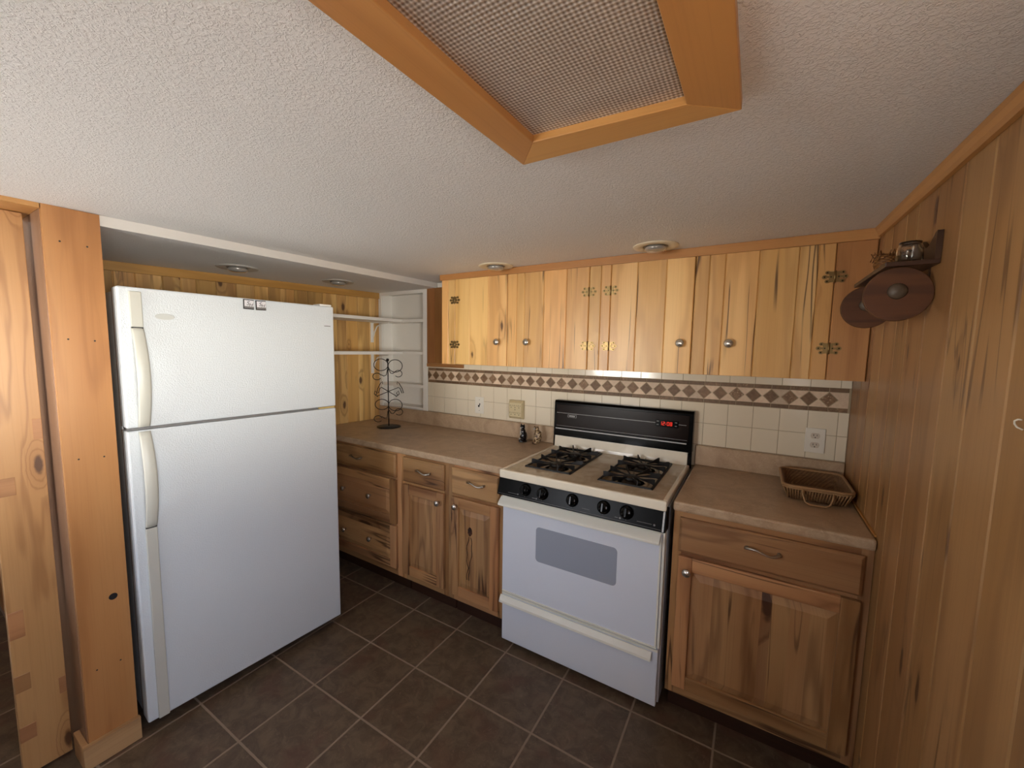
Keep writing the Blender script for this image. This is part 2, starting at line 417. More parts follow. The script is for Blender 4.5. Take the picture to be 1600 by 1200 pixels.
# ------------------------------------------------------------------ the room
def CZ(x, y): return 1.9575 + .003*(x-1.38) + .02*(max(y, -2.2)+.23)
def XLW(y): return -1.592 + .07*y           # the left wall, slightly out of square
XBACK = -3.2
mb = MB(); mb.box(XBACK-.1, XR+.1, YREAR-.1, .25, -.08, 0)
struct('floor', mb, m_floor, label='dark brown square ceramic tile floor with light grout', cat='floor')
mb = MB()
xs = [XBACK-.1, -.95, 0, XR+.1]; ys = [YREAR-.1, -3.5, -2.2, -1.2, -.23, .25]
for i in range(3):
    for j in range(5):
        q = [(xs[i], ys[j]), (xs[i+1], ys[j]), (xs[i+1], ys[j+1]), (xs[i], ys[j+1])]
        vs = [(x, y, CZ(x, y)) for x, y in q]+[(x, y, 2.1) for x, y in q]
        mb.add(vs, [(3, 2, 1, 0), (4, 5, 6, 7)])
mb.add([(xs[0], ys[0], 1.9), (xs[-1], ys[0], 1.9), (xs[-1], ys[-1], 1.9), (xs[0], ys[-1], 1.9)]+[(xs[0], ys[0], 2.1), (xs[-1], ys[0], 2.1), (xs[-1], ys[-1], 2.1), (xs[0], ys[-1], 2.1)],
       [(0, 1, 5, 4), (1, 2, 6, 5), (2, 3, 7, 6), (3, 0, 4, 7)])
struct('ceiling', mb, m_ceil, label='low white ceiling with stippled texture', cat='ceiling')

def boards_wall(name, u0, u1, z0, ztop, place, mat, wmin, wmax, gap=.0025, t=.012, holes=(), label='', seed=1, widths=None):
    """tongue-and-groove boards; place(u, d, z) -> point, d = 0 on the face and grows into the wall"""
    rnd = random.Random(seed); mb = MB(); u = u0; k = 0
    while u < u1-1e-4:
        wd = widths[k % len(widths)] if widths else rnd.uniform(wmin, wmax); k += 1
        e = min(u+wd, u1)
        if u1-e < wmin*.3: e = u1
        segs = [(z0, None)]
        for h0, h1, hz0, hz1 in holes:
            if e > h0+1e-4 and u < h1-1e-4:
                segs = [(z0, hz0), (hz1, None)]
        bid = rnd.random()
        for a, b in segs:
            c = .0035
            prof = [(u, t), (u, c), (u+c, 0), (e-c-gap, 0), (e-gap, c), (e-gap, c*2), (e, c*2), (e, t)]
            n = len(prof); vs = []
            for zi in (0, 1):
                for pu, pd in prof:
                    z = a if zi == 0 else (b if b is not None else ztop(pu))
                    vs.append(place(pu, pd, z))
            fs = [tuple(range(n)), tuple(reversed(range(n, 2*n)))]+[(i, n+i, n+(i+1) % n, (i+1) % n) for i in range(n)]
            mb.add(vs, fs, 0, 2, bid)
        u = e
    o = struct(name, mb, mat, label=label, cat='wall')
    bm = bmesh.new(); bm.from_mesh(o.data); bmesh.ops.recalc_face_normals(bm, faces=bm.faces); bm.to_mesh(o.data); bm.free()
    return o
# right wall: u runs from the corner towards the camera (-y)
wr = boards_wall('wall_right', 0, -YREAR, 0, lambda u: CZ(XR, -u), lambda u, d, z: (XR+d, -u, z), m_wall_r, .085, .125,
    holes=[(-WIN[1], -WIN[0], WIN[2], WIN[3])], label='right wall of vertical varnished pine planks', seed=11,
    widths=[.17, .13, .12, .15, .11, .14, .16, .13, .15, .14, .135, .11, .12, .11, .12, .11, .12, .11, .12, .11])
# make the window opening land on board edges: solid backing wall with the hole
mb = MB(); o0, o1, oz0, oz1 = WIN
mb.box(XR+.012, XR+.26, o1, .25, 0, 2.1); mb.box(XR+.012, XR+.26, YREAR-.1, o0, 0, 2.1)
mb.box(XR+.012, XR+.26, o0, o1, 0, oz0); mb.box(XR+.012, XR+.26, o0, o1, oz1, 2.1)
struct('wall_right_backing', mb, m_trim, label='solid wall behind the right hand planks', cat='wall')
mb = MB()
for a in ((o0-.05, o0+.03, oz0-.05, oz1+.05), (o1-.03, o1+.05, oz0-.05, oz1+.05), (o0+.03, o1-.03, oz1-.03, oz1+.05), (o0+.03, o1-.03, oz0-.05, oz0+.03), ((o0+o1)/2-.012, (o0+o1)/2+.012, oz0+.03, oz1-.03)):
    mb.box(XR-.014, XR+.03, *a)
wf = mb.build('window_1', m_white, bevel=.002); wf['kind'] = 'structure'; wf['label'] = 'white framed window in the right wall'; wf['category'] = 'window'
# rear wall
mb = MB(); a0, a1, az0, az1 = FILL_WIN
mb.box(XBACK-.1, a0, YREAR-.1, YREAR, 0, 2.1); mb.box(a1, XR+.1, YREAR-.1, YREAR, 0, 2.1)
mb.box(a0, a1, YREAR-.1, YREAR, 0, az0); mb.box(a0, a1, YREAR-.1, YREAR, az1, 2.1)
struct('wall_rear', mb, m_darkwood, label='pine rear wall with an added window opening', cat='wall')
mb = MB()  # frame of the fill window added behind the camera
for a in ((a0-.05, a0+.03, az0-.05, az1+.05), (a1-.03, a1+.05, az0-.05, az1+.05), (a0+.03, a1-.03, az1-.03, az1+.05), (a0+.03, a1-.03, az0-.05, az0+.03)):
    mb.box(a[0], a[1], YREAR-.03, YREAR+.014, a[2], a[3])
wf = mb.build('fill_window', m_white); wf['kind'] = 'structure'; wf['label'] = 'added white framed window in the rear wall, out of view, for fill light'; wf['category'] = 'window'
# added unseen white ledge, bounces the window sun up to the ceiling
mb = MB(); mb.box(-1.45, .05, -3.7, -2.40, .70, .74)
for x in (-1.40, .0):
    for y in (-3.65, -2.50): mb.box(x-.03, x+.03, y-.03, y+.03, 0, .70)
struct('bounce_ledge', mb, m_white, label='added white ledge behind the camera, out of view, bouncing sun onto the ceiling', cat='ledge')
# left walls
boards_wall('wall_left', 0, 1.80, 0, lambda u: CZ(-1.6, -u)-.03, lambda u, d, z: (XLW(-u)-d, -u, z), m_wall_l, .07, .11,
    label='left wall of knotty yellow brown pine planks behind the refrigerator', seed=5)
mb = MB(); mb.box(XBACK-.1, XBACK, YREAR, .25, 0, 2.05)
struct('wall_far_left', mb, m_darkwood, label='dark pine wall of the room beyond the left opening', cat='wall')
# partition between the refrigerator alcove and the opening on the left
mb = MB(); mb.box(XBACK, -.915, -1.905, -1.795, 0, CZ(-1, -1.8)-.001, ax=2)
struct('wall_alcove', mb, m_trim, label='partition wall beside the refrigerator', cat='wall')
# post: orange board, its yellow edge and the return
PY0, PY1, PX = -1.913, -1.781, -.898
mb = MB(); zc = CZ(PX, -1.85)-.001
mb.box(PX-.019, PX, PY0, PY1, .0, zc, 0, 2, .5)
mb.box(PX-.25, PX-.0195, PY1-.010, PY1-.001, .0, zc, 1, 2, .9)
mb.box(-1.15, PX-.0195, PY0-.0015, PY0+.014, .0, zc, 2, 2, .3)
def nail(mb, y, z, m): mb.lathe([(.0028, 0), (.0028, .0006)], (PX, y, z), (1, 0, 0), 8, m)
for z in (1.81, 1.50, 1.10, .34): nail(mb, PY0+.035, z, 3); nail(mb, PY1-.035, z-.004, 3)
mb.lathe([(.012, 0), (.012, .0005)], (PX, -1.822, .585), (1, 0, 0), 14, 3)
m_ret = wood('grey brown jamb', srgb(150, 118, 92), srgb(138, 106, 80), srgb(104, 76, 56), knot=.02, streak=.05, contour=.2, tint=.05)
struct('trim_1', mb, [m_post, m_trim_y, m_ret, m_dark], bevel=.001, label='wide orange stained pine board covering the post left of the refrigerator', cat='post')
mb = MB()
mb.box(PX, PX+.017, PY0-.018, PY1+.004, 0, .088, 0, 1, .2); mb.box(-1.0, PX-.0002, PY0-.018, PY0-.0018, 0, .088, 0, 0, .6)
struct('baseboard_left', mb, m_pale, bevel=.002, label='raw pine baseboard wrapped round the foot of the post', cat='baseboard')
mb = MB(); mb.box(-1.15, PX+.0005, -2.6, PY0-.002, zc-.016, zc-.001, 0, 1, .4)
struct('trim_2', mb, m_trim, bevel=.001, label='thin pine header board over the left opening', cat='trim')
# plank upright in the opening
mb = MB(); QX = -1.02; q0, q1 = -2.047, PY0-.019
mb.box(QX-.03, QX, q0, q1, .012, zc-.018, 0, 2, .35)
for (y0, y1, z0, z1) in ((q0, q0+.035, .505, .60), (q0, q0+.036, .315, .375), (q0, q0+.038, .135, .19), (q1-.022, q1, 1.165, 1.235), (q1-.018, q1, .245, .305), (q0+.01, q0+.046, .99, 1.05)):
    mb.box(QX-.002, QX+.0006, y0, y1, z0, z1, 1, 1)
pl = mb.build('wooden_plank', [m_plank, m_plug], bevel=.0012)
tag(pl, 'pale knotty pine upright plank with inlaid joint blocks left of the post', 'plank')

# back wall: niche hole at the left, tile, pine filler
NX0, NX1, NZ0, NZ1, ND = -1.566, -1.102, 1.02, 1.905, .11
mb = MB()
mb.box(-1.80, NX0, 0.0, .2, 0, 2.05); mb.box(NX1, XR+.1, 0.0, .2, 0, 2.05)
mb.box(NX0, NX1, 0.0, .2, 0, NZ0); mb.box(NX0, NX1, 0.0, .2, NZ1, 2.05); mb.box(NX0, NX1, ND, .2, NZ0, NZ1)
T = .005; P_ = .1072; X0 = -1.015-P_*1
def tile(x0, x1, z0, z1, m=1):
    x0, x1 = max(x0, -1.070), min(x1, XR-.001)
    if x1-x0 > .004: mb.box(x0+.001, x1-.001, -T, 0, z0+.001, z1-.001, m)
for k in range(0, 25):
    for z0, z1 in ((1.0185, 1.131), (1.131, 1.2365), (1.3435, 1.388)): tile(X0+P_*k, X0+P_*(k+1), z0, z1)
    # lower rows continue behind the stove
for k in range(9, 18): tile(X0+P_*k, X0+P_*(k+1), .905, 1.0185)
DP = .0717; D0 = -.990
for k in range(-1, 34):
    c = D0+DP*k
    for (za, zb) in ((1.2375, 1.2545), (1.3255, 1.3425)):
        x0, x1 = max(c, -1.070), min(c+DP, XR-.008)
        if x1-x0 > .004: mb.box(x0+.0012, x1-.0012, -T-.0005, 0, za, zb, 2)
    x0, x1 = max(c, -1.070), min(c+DP, XR-.008)
    if x1 > x0+.004: mb.box(x0, x1, -T+.0012, 0, 1.256, 1.324, 4)
    def dia(r, y, m, zz=1.290):
        pts = [(c-r, zz), (c, zz-r*1.02), (c+r, zz), (c, zz+r*1.02)]
        pts = [(min(max(x, -1.070), XR-.008), z) for x, z in pts]
        if abs(pts[0][0]-pts[2][0]) > r*1.0: mb.prism(pts, 1, -.001, y, m)
    if -1.07 < c+.02 and c < XR: dia(.0345, -T-.0002, 1+4); dia(.0305, -T-.001, 3)
wb = struct('wall_back', mb, [m_white, m_tile, m_strip, m_dia, m_pink, m_grout], bevel=.0009, label='back wall with cream square tiles and a brown diamond border', cat='wall')
# grout bed behind the tiles
mb = MB(); mb.box(-1.0705, XR-.0005, -.0028, -.0002, .90, 1.389)
struct('trim_3', mb, m_grout, label='light grout between the wall tiles', cat='grout')
# brown pine filler between niche and upper cabinet
mb = MB(); x = -1.069
for wd in (.075, .09, .10, .09): mb.box(x, x+wd-.002, -.014, -.006, 1.378, 1.921, 0); x += wd
mb.box(-1.069, -.73, -.018, -.006, 1.352, 1.377, 0, 0)
struct('trim_4', mb, wood('brown filler pine', srgb(176, 126, 76), srgb(160, 108, 60), srgb(112, 68, 34), knot=.3, streak=.5), bevel=.001, label='brown pine boards between the white shelves and the wall cabinet', cat='panel')
# soffit over the refrigerator side
def sof(x, y, z): return (x, y, z)
mb = MB()
ya, yb = -1.794, -.0005
e = [(-.905, ya), (-.976, yb), (XLW(yb)-.02, yb), (XLW(ya)-.02, ya)]
vs = [(x, y, CZ(x, y)-.036) for x, y in e]+[(x, y, CZ(x, y)-.0005) for x, y in e]
mb.add(vs, [(0, 3, 2, 1)], 0); mb.add(vs, [(4, 5, 6, 7), (1, 2, 6, 5), (2, 3, 7, 6), (3, 0, 4, 7), (0, 1, 5, 4)], 1)
so = struct('soffit', mb, [m_ceil, m_whiteb], label='lowered ceiling strip with a smooth white edge above the refrigerator', cat='soffit')
# trims
mb = MB()
for i in range(12):
    pass
def top_trim_left():
    mb = MB(); y0, y1 = -1.79, -.004
    z = lambda y: CZ(-1.6, y)-.0365
    vs = []
    for y in (y0, y1):
        for dx, dz in ((.001, 0), (.016, 0), (.016, -.045), (.001, -.045)): vs.append((XLW(y)+dx, y, z(y)+dz))
    mb.add(vs, [(0, 1, 2, 3), (7, 6, 5, 4), (0, 4, 5, 1), (1, 5, 6, 2), (2, 6, 7, 3), (3, 7, 4, 0)], 0, 1, .4)
    return mb
struct('trim_5', top_trim_left(), m_trim_y, bevel=.001, label='pine ceiling trim above the left wall planks', cat='trim')
mb = MB()
for y0, y1 in ((-2.2, -.262), (YREAR, -2.2)):
    vs = []
    for y in (y0, y1):
        z = CZ(XR, y)-.001
        for dx, dz in ((-.001, 0), (-.020, 0), (-.018, -.012), (-.012, -.022), (-.010, -.034), (-.001, -.036)): vs.append((XR+dx, y, z+dz))
    n = 6; mb.add(vs, [tuple(range(n)), tuple(reversed(range(n, 2*n)))]+[(i, n+i, n+(i+1) % n, (i+1) % n) for i in range(n)], 0, 1, .5)
tr = struct('trim_6', mb, m_trim, label='moulded pine trim where the right wall meets the ceiling', cat='trim')
mb = MB(); mb.box(XR-.006, XR-.0005, -.60, -.022, .9155, .922, 0, 1)
struct('trim_7', mb, m_trim_y, label='thin wooden bead between the counter and the right wall', cat='trim')

# ------------------------------------------------------------------ base cabinets
YF = -.605
def raised(mb, x0, x1, z0, z1, y, fr=.052, rail=None, m=0, seams=2):
    """raised-panel door face, front plane at y (thickness goes to +y)"""
    rl = rail or fr; yb = y+.019
    mb.box(x0, x0+fr, y, yb, z0, z1, m, 2); mb.box(x1-fr, x1, y, yb, z0, z1, m, 2)
    mb.box(x0+fr, x1-fr, y, yb, z0, z0+rl, m, 0); mb.box(x0+fr, x1-fr, y, yb, z1-rl, z1, m, 0)
    return (x0+fr, x1-fr, z0+rl, z1-rl)
def panel_mb(r, y, ax=2, seams=()):
    """bevelled centre panel inside rectangle r"""
    x0, x1, z0, z1 = r; mb = MB(); b = min(.030, (x1-x0)*.2, (z1-z0)*.25); yo = y+.010; yi = y+.001
    cuts = [x0+b]+[x0+b+(x1-x0-2*b)*s for s in seams]+[x1-b]
    O = [(x0, z0), (x1, z0), (x1, z1), (x0, z1)]; I = [(x0+b, z0+b), (x1-b, z0+b), (x1-b, z1-b), (x0+b, z1-b)]
    if ax == 2 and seams:
        for i in range(len(cuts)-1):
            bid = random.random(); a, c = cuts[i], cuts[i+1]; ox, oc = (x0 if i == 0 else a), (x1 if i == len(cuts)-2 else c)
            mb.add([(a, yi, z0+b), (c, yi, z0+b), (c, yi, z1-b), (a, yi, z1-b), (ox, yo, z0), (oc, yo, z0), (oc, yo, z1), (ox, yo, z1)],
                   [(0, 1, 2, 3), (4, 5, 1, 0), (3, 2, 6, 7)]+([(4, 0, 3, 7)] if i == 0 else [])+([(1, 5, 6, 2)] if i == len(cuts)-2 else []), 0, 2, bid)
    else:
        mb.add([(x, yi, z) for x, z in I]+[(x, yo, z) for x, z in O], [(0, 1, 2, 3), (4, 5, 1, 0), (5, 6, 2, 1), (6, 7, 3, 2), (7, 4, 0, 3)], 0, ax)
    return mb
def knob(name, p, parent, r=.0165, mat=None):
    mb = MB(); mb.lathe([(.007, 0), (.005, .008), (.006, .012), (r*.85, .016), (r, .021), (r*.8, .026), (0, .028)], p, (0, -1, 0), 24)
    return mb.build(name, mat or m_knob, parent)
def pull(p, parent, w=.052):
    x, y, z = p; pts = []
    for i in range(17):
        t = i/16*2-1; pts.append((x+t*w, y-.006-.020*(1-t*t)**.6, z-.006*math.sin(t*math.pi)))
    rr = [.0042+.0035*abs(i/8-1)**2 for i in range(17)]
    mb = MB(); mb.tube(pts, rr, 8, flat=.75)
    mb.lathe([(.006, 0), (.005, .010)], (x-w*.92, y, z), (0, -1, 0), 12); mb.lathe([(.006, 0), (.005, .010)], (x+w*.92, y, z), (0, -1, 0), 12)
    return mb.build('handle', m_nickel, parent)
def base_unit(name, label, x0, x1, fronts, xs0=None, x0b=None):
    """fronts: list of (kind, x0, x1, z0, z1, hardware); kind slab / panel_drawer / door"""
    t = thing(name, label, 'cabinet', ((x0+x1)/2, -.3, 0), group=None)
    ztop = .8755; mb = MB()
    # carcass: sides, bottom, back; recessed toe kick
    mb.box(x0, x0+.016, YF+.02, -.006, .112, ztop, 0, 2); mb.box(x1-.016, x1, YF+.02, -.006, .112, ztop, 0, 2)
    mb.box(x0+.016, x1-.016, YF+.02, -.006, .112, .13, 0, 0); mb.box(x0+.016, x1-.016, -.02, -.006, .13, ztop, 0, 2)
    mb.box(x0+.004, x1-.004, -.535, -.515, 0, .112, 1, 0); mb.box(x0+.004, x0+.02, -.515, -.02, 0, .112, 1, 1); mb.box(x1-.02, x1-.004, -.515, -.02, 0, .112, 1, 1)
    mb.build('carcass', [m_hick, m_darkwood], t, bevel=.0005)
    fx0, fx1 = min(f[1] for f in fronts)+.008, max(f[2] for f in fronts)-.008
    mb = MB(); mb.box(x0, fx0, YF, YF+.0195, .112, ztop, 0, 2); mb.box(fx1, x1, YF, YF+.0195, .112, ztop, 0, 2)
    mb.box(fx0, fx1, YF, YF+.0195, .112, .165, 0, 0)
    zs = sorted([f[3] for f in fronts]+[f[4] for f in fronts])
    for a, b in zip(zs[1:-1:2], zs[2::2]): mb.box(fx0, fx1, YF, YF+.0195, a-.008, b+.008, 0, 0)
    mb.box(fx0, fx1, YF, YF+.0195, zs[-1]-.008, ztop, 0, 0)
    mb.build('face_frame', m_hick, t, bevel=.001)
    for kind, a, b, z0, z1, hw in fronts:
        y = YF-.020; mb = MB()
        if kind == 'slab':
            # flat drawer front with a routed edge
            e_ = .009
            mb.add([(a, y+.019, z0), (b, y+.019, z0), (b, y+.019, z1), (a, y+.019, z1), (a, y+.008, z0), (b, y+.008, z0), (b, y+.008, z1), (a, y+.008, z1),
                    (a+e_, y, z0+e_), (b-e_, y, z0+e_), (b-e_, y, z1-e_), (a+e_, y, z1-e_)],
                   [(3, 2, 1, 0), (0, 1, 5, 4), (1, 2, 6, 5), (2, 3, 7, 6), (3, 0, 4, 7), (4, 5, 9, 8), (5, 6, 10, 9), (6, 7, 11, 10), (7, 4, 8, 11), (8, 9, 10, 11)], 0, 0)
            d = mb.build('drawer_front', m_hick, t, bevel=.0008)
        else:
            dr = kind == 'panel_drawer'
            r = raised(mb, a, b, z0, z1, y, .050, .048 if dr else .055)
            d = mb.build('drawer_front' if dr else 'door', m_hick, t, bevel=.0025)
            panel_mb(r, y, 0 if dr else 2, () if dr else ((.33, .62) if b-a < .4 else (.12, .52, .60, .74, .88))).build('centre_panel', m_hick, d, bevel=.0008)
        for h in hw:
            if h[0] == 'k': knob('knob', (h[1], y, h[2]), d)
            else: pull((h[1], y, h[2]), d)
    return t
base_unit('drawer_cabinet', 'hickory base cabinet with three stacked drawers, beside the refrigerator', -1.585, -.722,
    [('slab', -1.535, -.757, .722, .862, [('p', -1.10, .800)]),
     ('panel_drawer', -1.535, -.757, .436, .708, [('k', -1.222, .575), ('k', -.975, .575)]),
     ('panel_drawer', -1.535, -.757, .160, .424, [('k', -1.222, .297), ('k', -.975, .297)])])
base_unit('base_cabinet', 'narrow hickory base cabinet next to the drawer stack, knob at its door\'s right', -.721, -.364,
    [('slab', -.697, -.388, .716, .860, [('p', -.529, .800)]), ('door', -.697, -.388, .155, .700, [('k', -.418, .648)])])
base_unit('base_cabinet', 'narrow hickory base cabinet touching the stove, dark knot streak in its door', -.363, -.006,
    [('slab', -.334, -.030, .716, .860, [('p', -.166, .800)]), ('door', -.334, -.030, .150, .700, [('k', -.297, .655)])])
base_unit('base_cabinet', 'wide hickory base cabinet under the right counter between stove and wall', .782, 1.381,
    [('slab', .806, 1.357, .716, .852, [('p', 1.082, .797)]), ('door', .808, 1.357, .155, .700, [('k', .842, .646)])])

# dark knot figure on the door beside the stove (a mark in the wood itself)
def knot_mark():
    t = NT('dark knot heartwood'); n = t.noise(t.obj(), 60, 3, .6, .8)
    t.l(t.mix(t.ss(n, .4, .65), srgb(38, 18, 10), srgb(88, 50, 26)), t.b.inputs['Base Color']); t.set(rough=.5); return t.m
mk = knot_mark()
door = [o for o in bpy.data.objects if o.name.startswith('door') and o.parent and 'knot streak' in o.parent['label']][0]
mb = MB(); yk = YF-.0192
for cx, cz, rx, rz in ((-.205, .535, .014, .024),):
    mb.prism([(cx+rx*math.cos(a*math.pi/8)*(1+.15*math.sin(3*a)), cz+rz*math.sin(a*math.pi/8)) for a in range(16)], 1, yk-.0004, yk+.0002)
for side in (-1, 1):
    pts = []
    for i in range(15):
        q = i/14; zc_ = .505-.24*q; wdt = .016*math.sin(min(1, q*1.25+.08)*math.pi)**.8 if q < .75 else .006
        pts.append((-.205-.012*q+side*wdt+.003*math.sin(q*19), zc_))
    poly = [(x-.0024, z) for x, z in pts]+[(x+.0024, z) for x, z in reversed(pts)]
    mb.prism(poly, 1, yk-.0004, yk+.0002)
mb.build('knot', mk, door)

# ------------------------------------------------------------------ countertops
def counter(name, label, pts, bsx0, bsx1, loc):
    t = thing(name, label, 'countertop', loc)
    mb = MB(); mb.prism(pts, 2, .876, .914, 0, 0); mb.build('worktop', m_lam, t, bevel=.008)
    mb = MB(); mb.box(bsx0, bsx1, -.0225, -.0065, .9145, 1.0175, 0, 0); mb.build('backsplash', m_lam, t, bevel=.005)
    return t
counter('countertop', 'long mottled beige laminate countertop running from the left wall to the stove', [(-.004, -.6265), (-.004, -.0065), (XLW(0)+.003, -.0065), (XLW(-.6265)+.003, -.6265)], XLW(0)+.004, -.004, (-.8, -.3, .876))
counter('countertop', 'short mottled beige laminate countertop right of the stove holding the basket', [(.779, -.6265), (XR-.002, -.6265), (XR-.002, -.0065), (.779, -.0065)], .779, XR-.002, (1.08, -.3, .876))

# ------------------------------------------------------------------ stove
st = thing('gas_stove', 'white freestanding gas stove with black backguard, black knob panel and four burners', 'stove', (.381, -.33, 0))
W0, W1 = .003, .759
mb = MB()
mb.box(W0, W0+.012, -.598, -.045, .03, .872); mb.box(W1-.012, W1, -.598, -.045, .03, .872)
mb.box(W0+.012, W1-.012, -.598, -.586, .03, .872); mb.box(W0+.012, W1-.012, -.06, -.045, .03, .872); mb.box(W0+.012, W1-.012, -.586, -.06, .03, .05)
for x in (W0+.05, W1-.05):
    for y in (-.54, -.1): mb.lathe([(.016, 0), (.016, .03)], (x, y, 0), (0, 0, 1), 12)
mb.build('oven_body', m_stovew, st, bevel=.002)
# cooktop slab with two long wells
mb = MB(); wells = [(.075, .312), (.448, .682)]; wy0, wy1 = -.545, -.095
ct, cb = .914, .893
xs_ = [W0-.001, .075, .312, .448, .682, W1+.001]; ysx = [-.655, wy0, wy1, -.066]
def quad(x0, x1, y0, y1, z, m=0): mb.add([(x0, y0, z), (x1, y0, z), (x1, y1, z), (x0, y1, z)], [(0, 1, 2, 3)], m, 0, .5)
mb.box(xs_[0], xs_[1], ysx[0], ysx[3], cb, ct, 0, 0, .5); mb.box(xs_[2], xs_[3], ysx[0], ysx[3], cb, ct, 0, 0, .5); mb.box(xs_[4], xs_[5], ysx[0], ysx[3], cb, ct, 0, 0, .5)
for a, b in wells: mb.box(a, b, ysx[0], wy0, cb, ct, 0, 0, .5); mb.box(a, b, wy1, ysx[3], cb, ct, 0, 0, .5)
for a, b in wells: mb.box(a, b, wy0, wy1, cb-.012, cb, 0, 0, .5)
ctp = mb.build('cooktop', m_cooktop, st)
mb = MB()    # raised rolled rim and front lip
mb.box(W0-.003, W1+.003, -.668, -.648, .878, .9185); mb.box(W0-.003, W0+.016, -.648, -.066, .889, .9185); mb.box(W1-.016, W1+.003, -.648, -.066, .889, .9185)
mb.build('cooktop_rim', m_cook, st, bevel=.006)
mb = MB()
for a, b in wells:
    for (p, q) in (((a, wy0), (b, wy0)), ((b, wy0), (b, wy1)), ((b, wy1), (a, wy1)), ((a, wy1), (a, wy0))):
        x0, x1 = min(p[0], q[0])-.003, max(p[0], q[0])+.003; y0, y1 = min(p[1], q[1])-.003, max(p[1], q[1])+.003
        mb.box(x0, x1, y0, y1, ct-.004, ct+.0035)
mb.build('well_border', m_iron, st, bevel=.001)
GY = (-.432, -.205)
for (a, b) in wells:
    cx = (a+b)/2
    for cy in GY:
        mb = MB(); mb.lathe([(.044, 0), (.040, .005), (.030, .007), (.030, .015), (.036, .017), (.036, .022), (.030, .0235), (0, .024)], (cx, cy, cb+.0005), (0, 0, 1), 32)
        bu = mb.build('burner', m_burner, st)
        mb = MB(); mb.lathe([(.0365, .0), (.0375, .003), (.034, .008), (0, .009)], (cx, cy, cb+.022), (0, 0, 1), 32); mb.build('burner_cap', m_iron, bu)
        # pan ring
        mb = MB(); mb.lathe([(.060, .0005), (.078, .001), (.0785, .003), (.060, .004), (.060, .0005)], (cx, cy, cb+.0), (0, 0, 1), 36); mb.build('drip_ring', m_cooktop, bu)
        # grate
        mb = MB(); hx, hy = (b-a)/2-.003, .112; zt = ct+.027
        ring = [(cx-hx, cy-hy), (cx+hx, cy-hy), (cx+hx, cy+hy), (cx-hx, cy+hy)]
        for i in range(4):
            p, q = ring[i], ring[(i+1) % 4]
            mb.box(min(p[0], q[0])-.0035, max(p[0], q[0])+.0035, min(p[1], q[1])-.0035, max(p[1], q[1])+.0035, ct-.001, ct+.007)
        for k in range(8):
            sx, sy = [(-.48, -1), (.48, -1), (1, -.48), (1, .48), (.48, 1), (-.48, 1), (-1, .48), (-1, -.48)][k]
            P = Vector((cx+sx*hx, cy+sy*hy, 0)); Q = Vector((cx, cy, 0)); D = (Q-P); L = D.length; D.normalize(); N = Vector((-D.y, D.x, 0))*.0026
            prof = [(0, ct), (0, zt), (.010, zt), (L*.5, ct+.014), (L-.030, ct+.012), (L-.028, ct+.007), (L*.5, ct+.006), (.018, ct+.004)]
            n = len(prof); vs = [P+D*s+N+Vector((0, 0, z)) for s, z in prof]+[P+D*s-N+Vector((0, 0, z)) for s, z in prof]
            mb.add(vs, [tuple(range(n)), tuple(reversed(range(n, 2*n)))]+[(i, n+i, n+(i+1) % n, (i+1) % n) for i in range(n)])
        g = mb.build('grate', m_iron, st, bevel=.0008)
        mb = MB(); mb.tube([(cx+.004, cy+.035, cb+.004), (cx+.003, cy+.034, ct+.035)], .0013, 6); mb.build('igniter', m_iron, bu)
# riser + backguard
mb = MB(); mb.prism([(-.066, .896), (-.060, .930), (-.056, .987), (-.048, .987), (-.048, .896)], 0, W0+.002, W1-.010); mb.build('cooktop_riser', m_cook, st, bevel=.002)
bgm = MB(); bgm.prism([(-.064, .980), (-.058, 1.178), (-.050, 1.192), (-.012, 1.192), (-.010, .980)], 0, W0-.004, W1+.010)
bgm.box(W1-.008, W1+.010, -.064, -.046, .90, .979); bgm.box(W0-.004, W0+.001, -.064, -.046, .90, .979)
bgo = bgm.build('backguard', m_black, st, bevel=.004)
m_bgp = plain('dark brown glass', srgb(26, 15, 10), .18, spec=.18)
def ybg(z): return -.064+.006*(z-.98)/.198
mb = MB(); mb.prism([(ybg(1.045)-.003, 1.035), (ybg(1.168)-.003, 1.168), (ybg(1.168)+.001, 1.168), (ybg(1.045)+.001, 1.035)], 0, W0+.014, W1-.010)
mb.build('backguard_glass', m_bgp, bgo, bevel=.0008)
mb = MB(); yy = ybg(1.11)-.0036
mb.box(W0+.014, .585, yy, yy+.001, 1.118, 1.1195); mb.box(.70, W1-.022, yy, yy+.001, 1.118, 1.1195); mb.box(W0+.008, W1-.018, ybg(1.02)-.003, ybg(1.02)+.001, 1.0215, 1.0275)
mb.box(W0+.014, W1-.016, ybg(1.04)-.0036, ybg(1.04), 1.0415, 1.0425)
mb.build('silver_line', m_silver, bgo)
mb = MB(); bx0, bx1, bz0, bz1 = .088, .142, 1.096, 1.112
for a in ((bx0, bx1, bz0, bz0+.001), (bx0, bx1, bz1-.001, bz1), (bx0, bx0+.001, bz0, bz1), (bx1-.001, bx1, bz0, bz1)): mb.box(a[0], a[1], yy-.0004, yy+.001, a[2], a[3])
for i in range(6): mb.box(bx0+.008+i*.0062, bx0+.0125+i*.0062, yy-.0004, yy+.001, 1.101, 1.107)
mb.build('badge', m_silver, bgo)
clk = MB(); clk.box(.585, .700, yy-.002, yy+.002, 1.100, 1.136); ck = clk.build('clock', m_black, bgo, bevel=.001)
mb = MB(); SEG = {'0': 'abcdef', '1': 'bc', '2': 'abged', '8': 'abcdefg'}
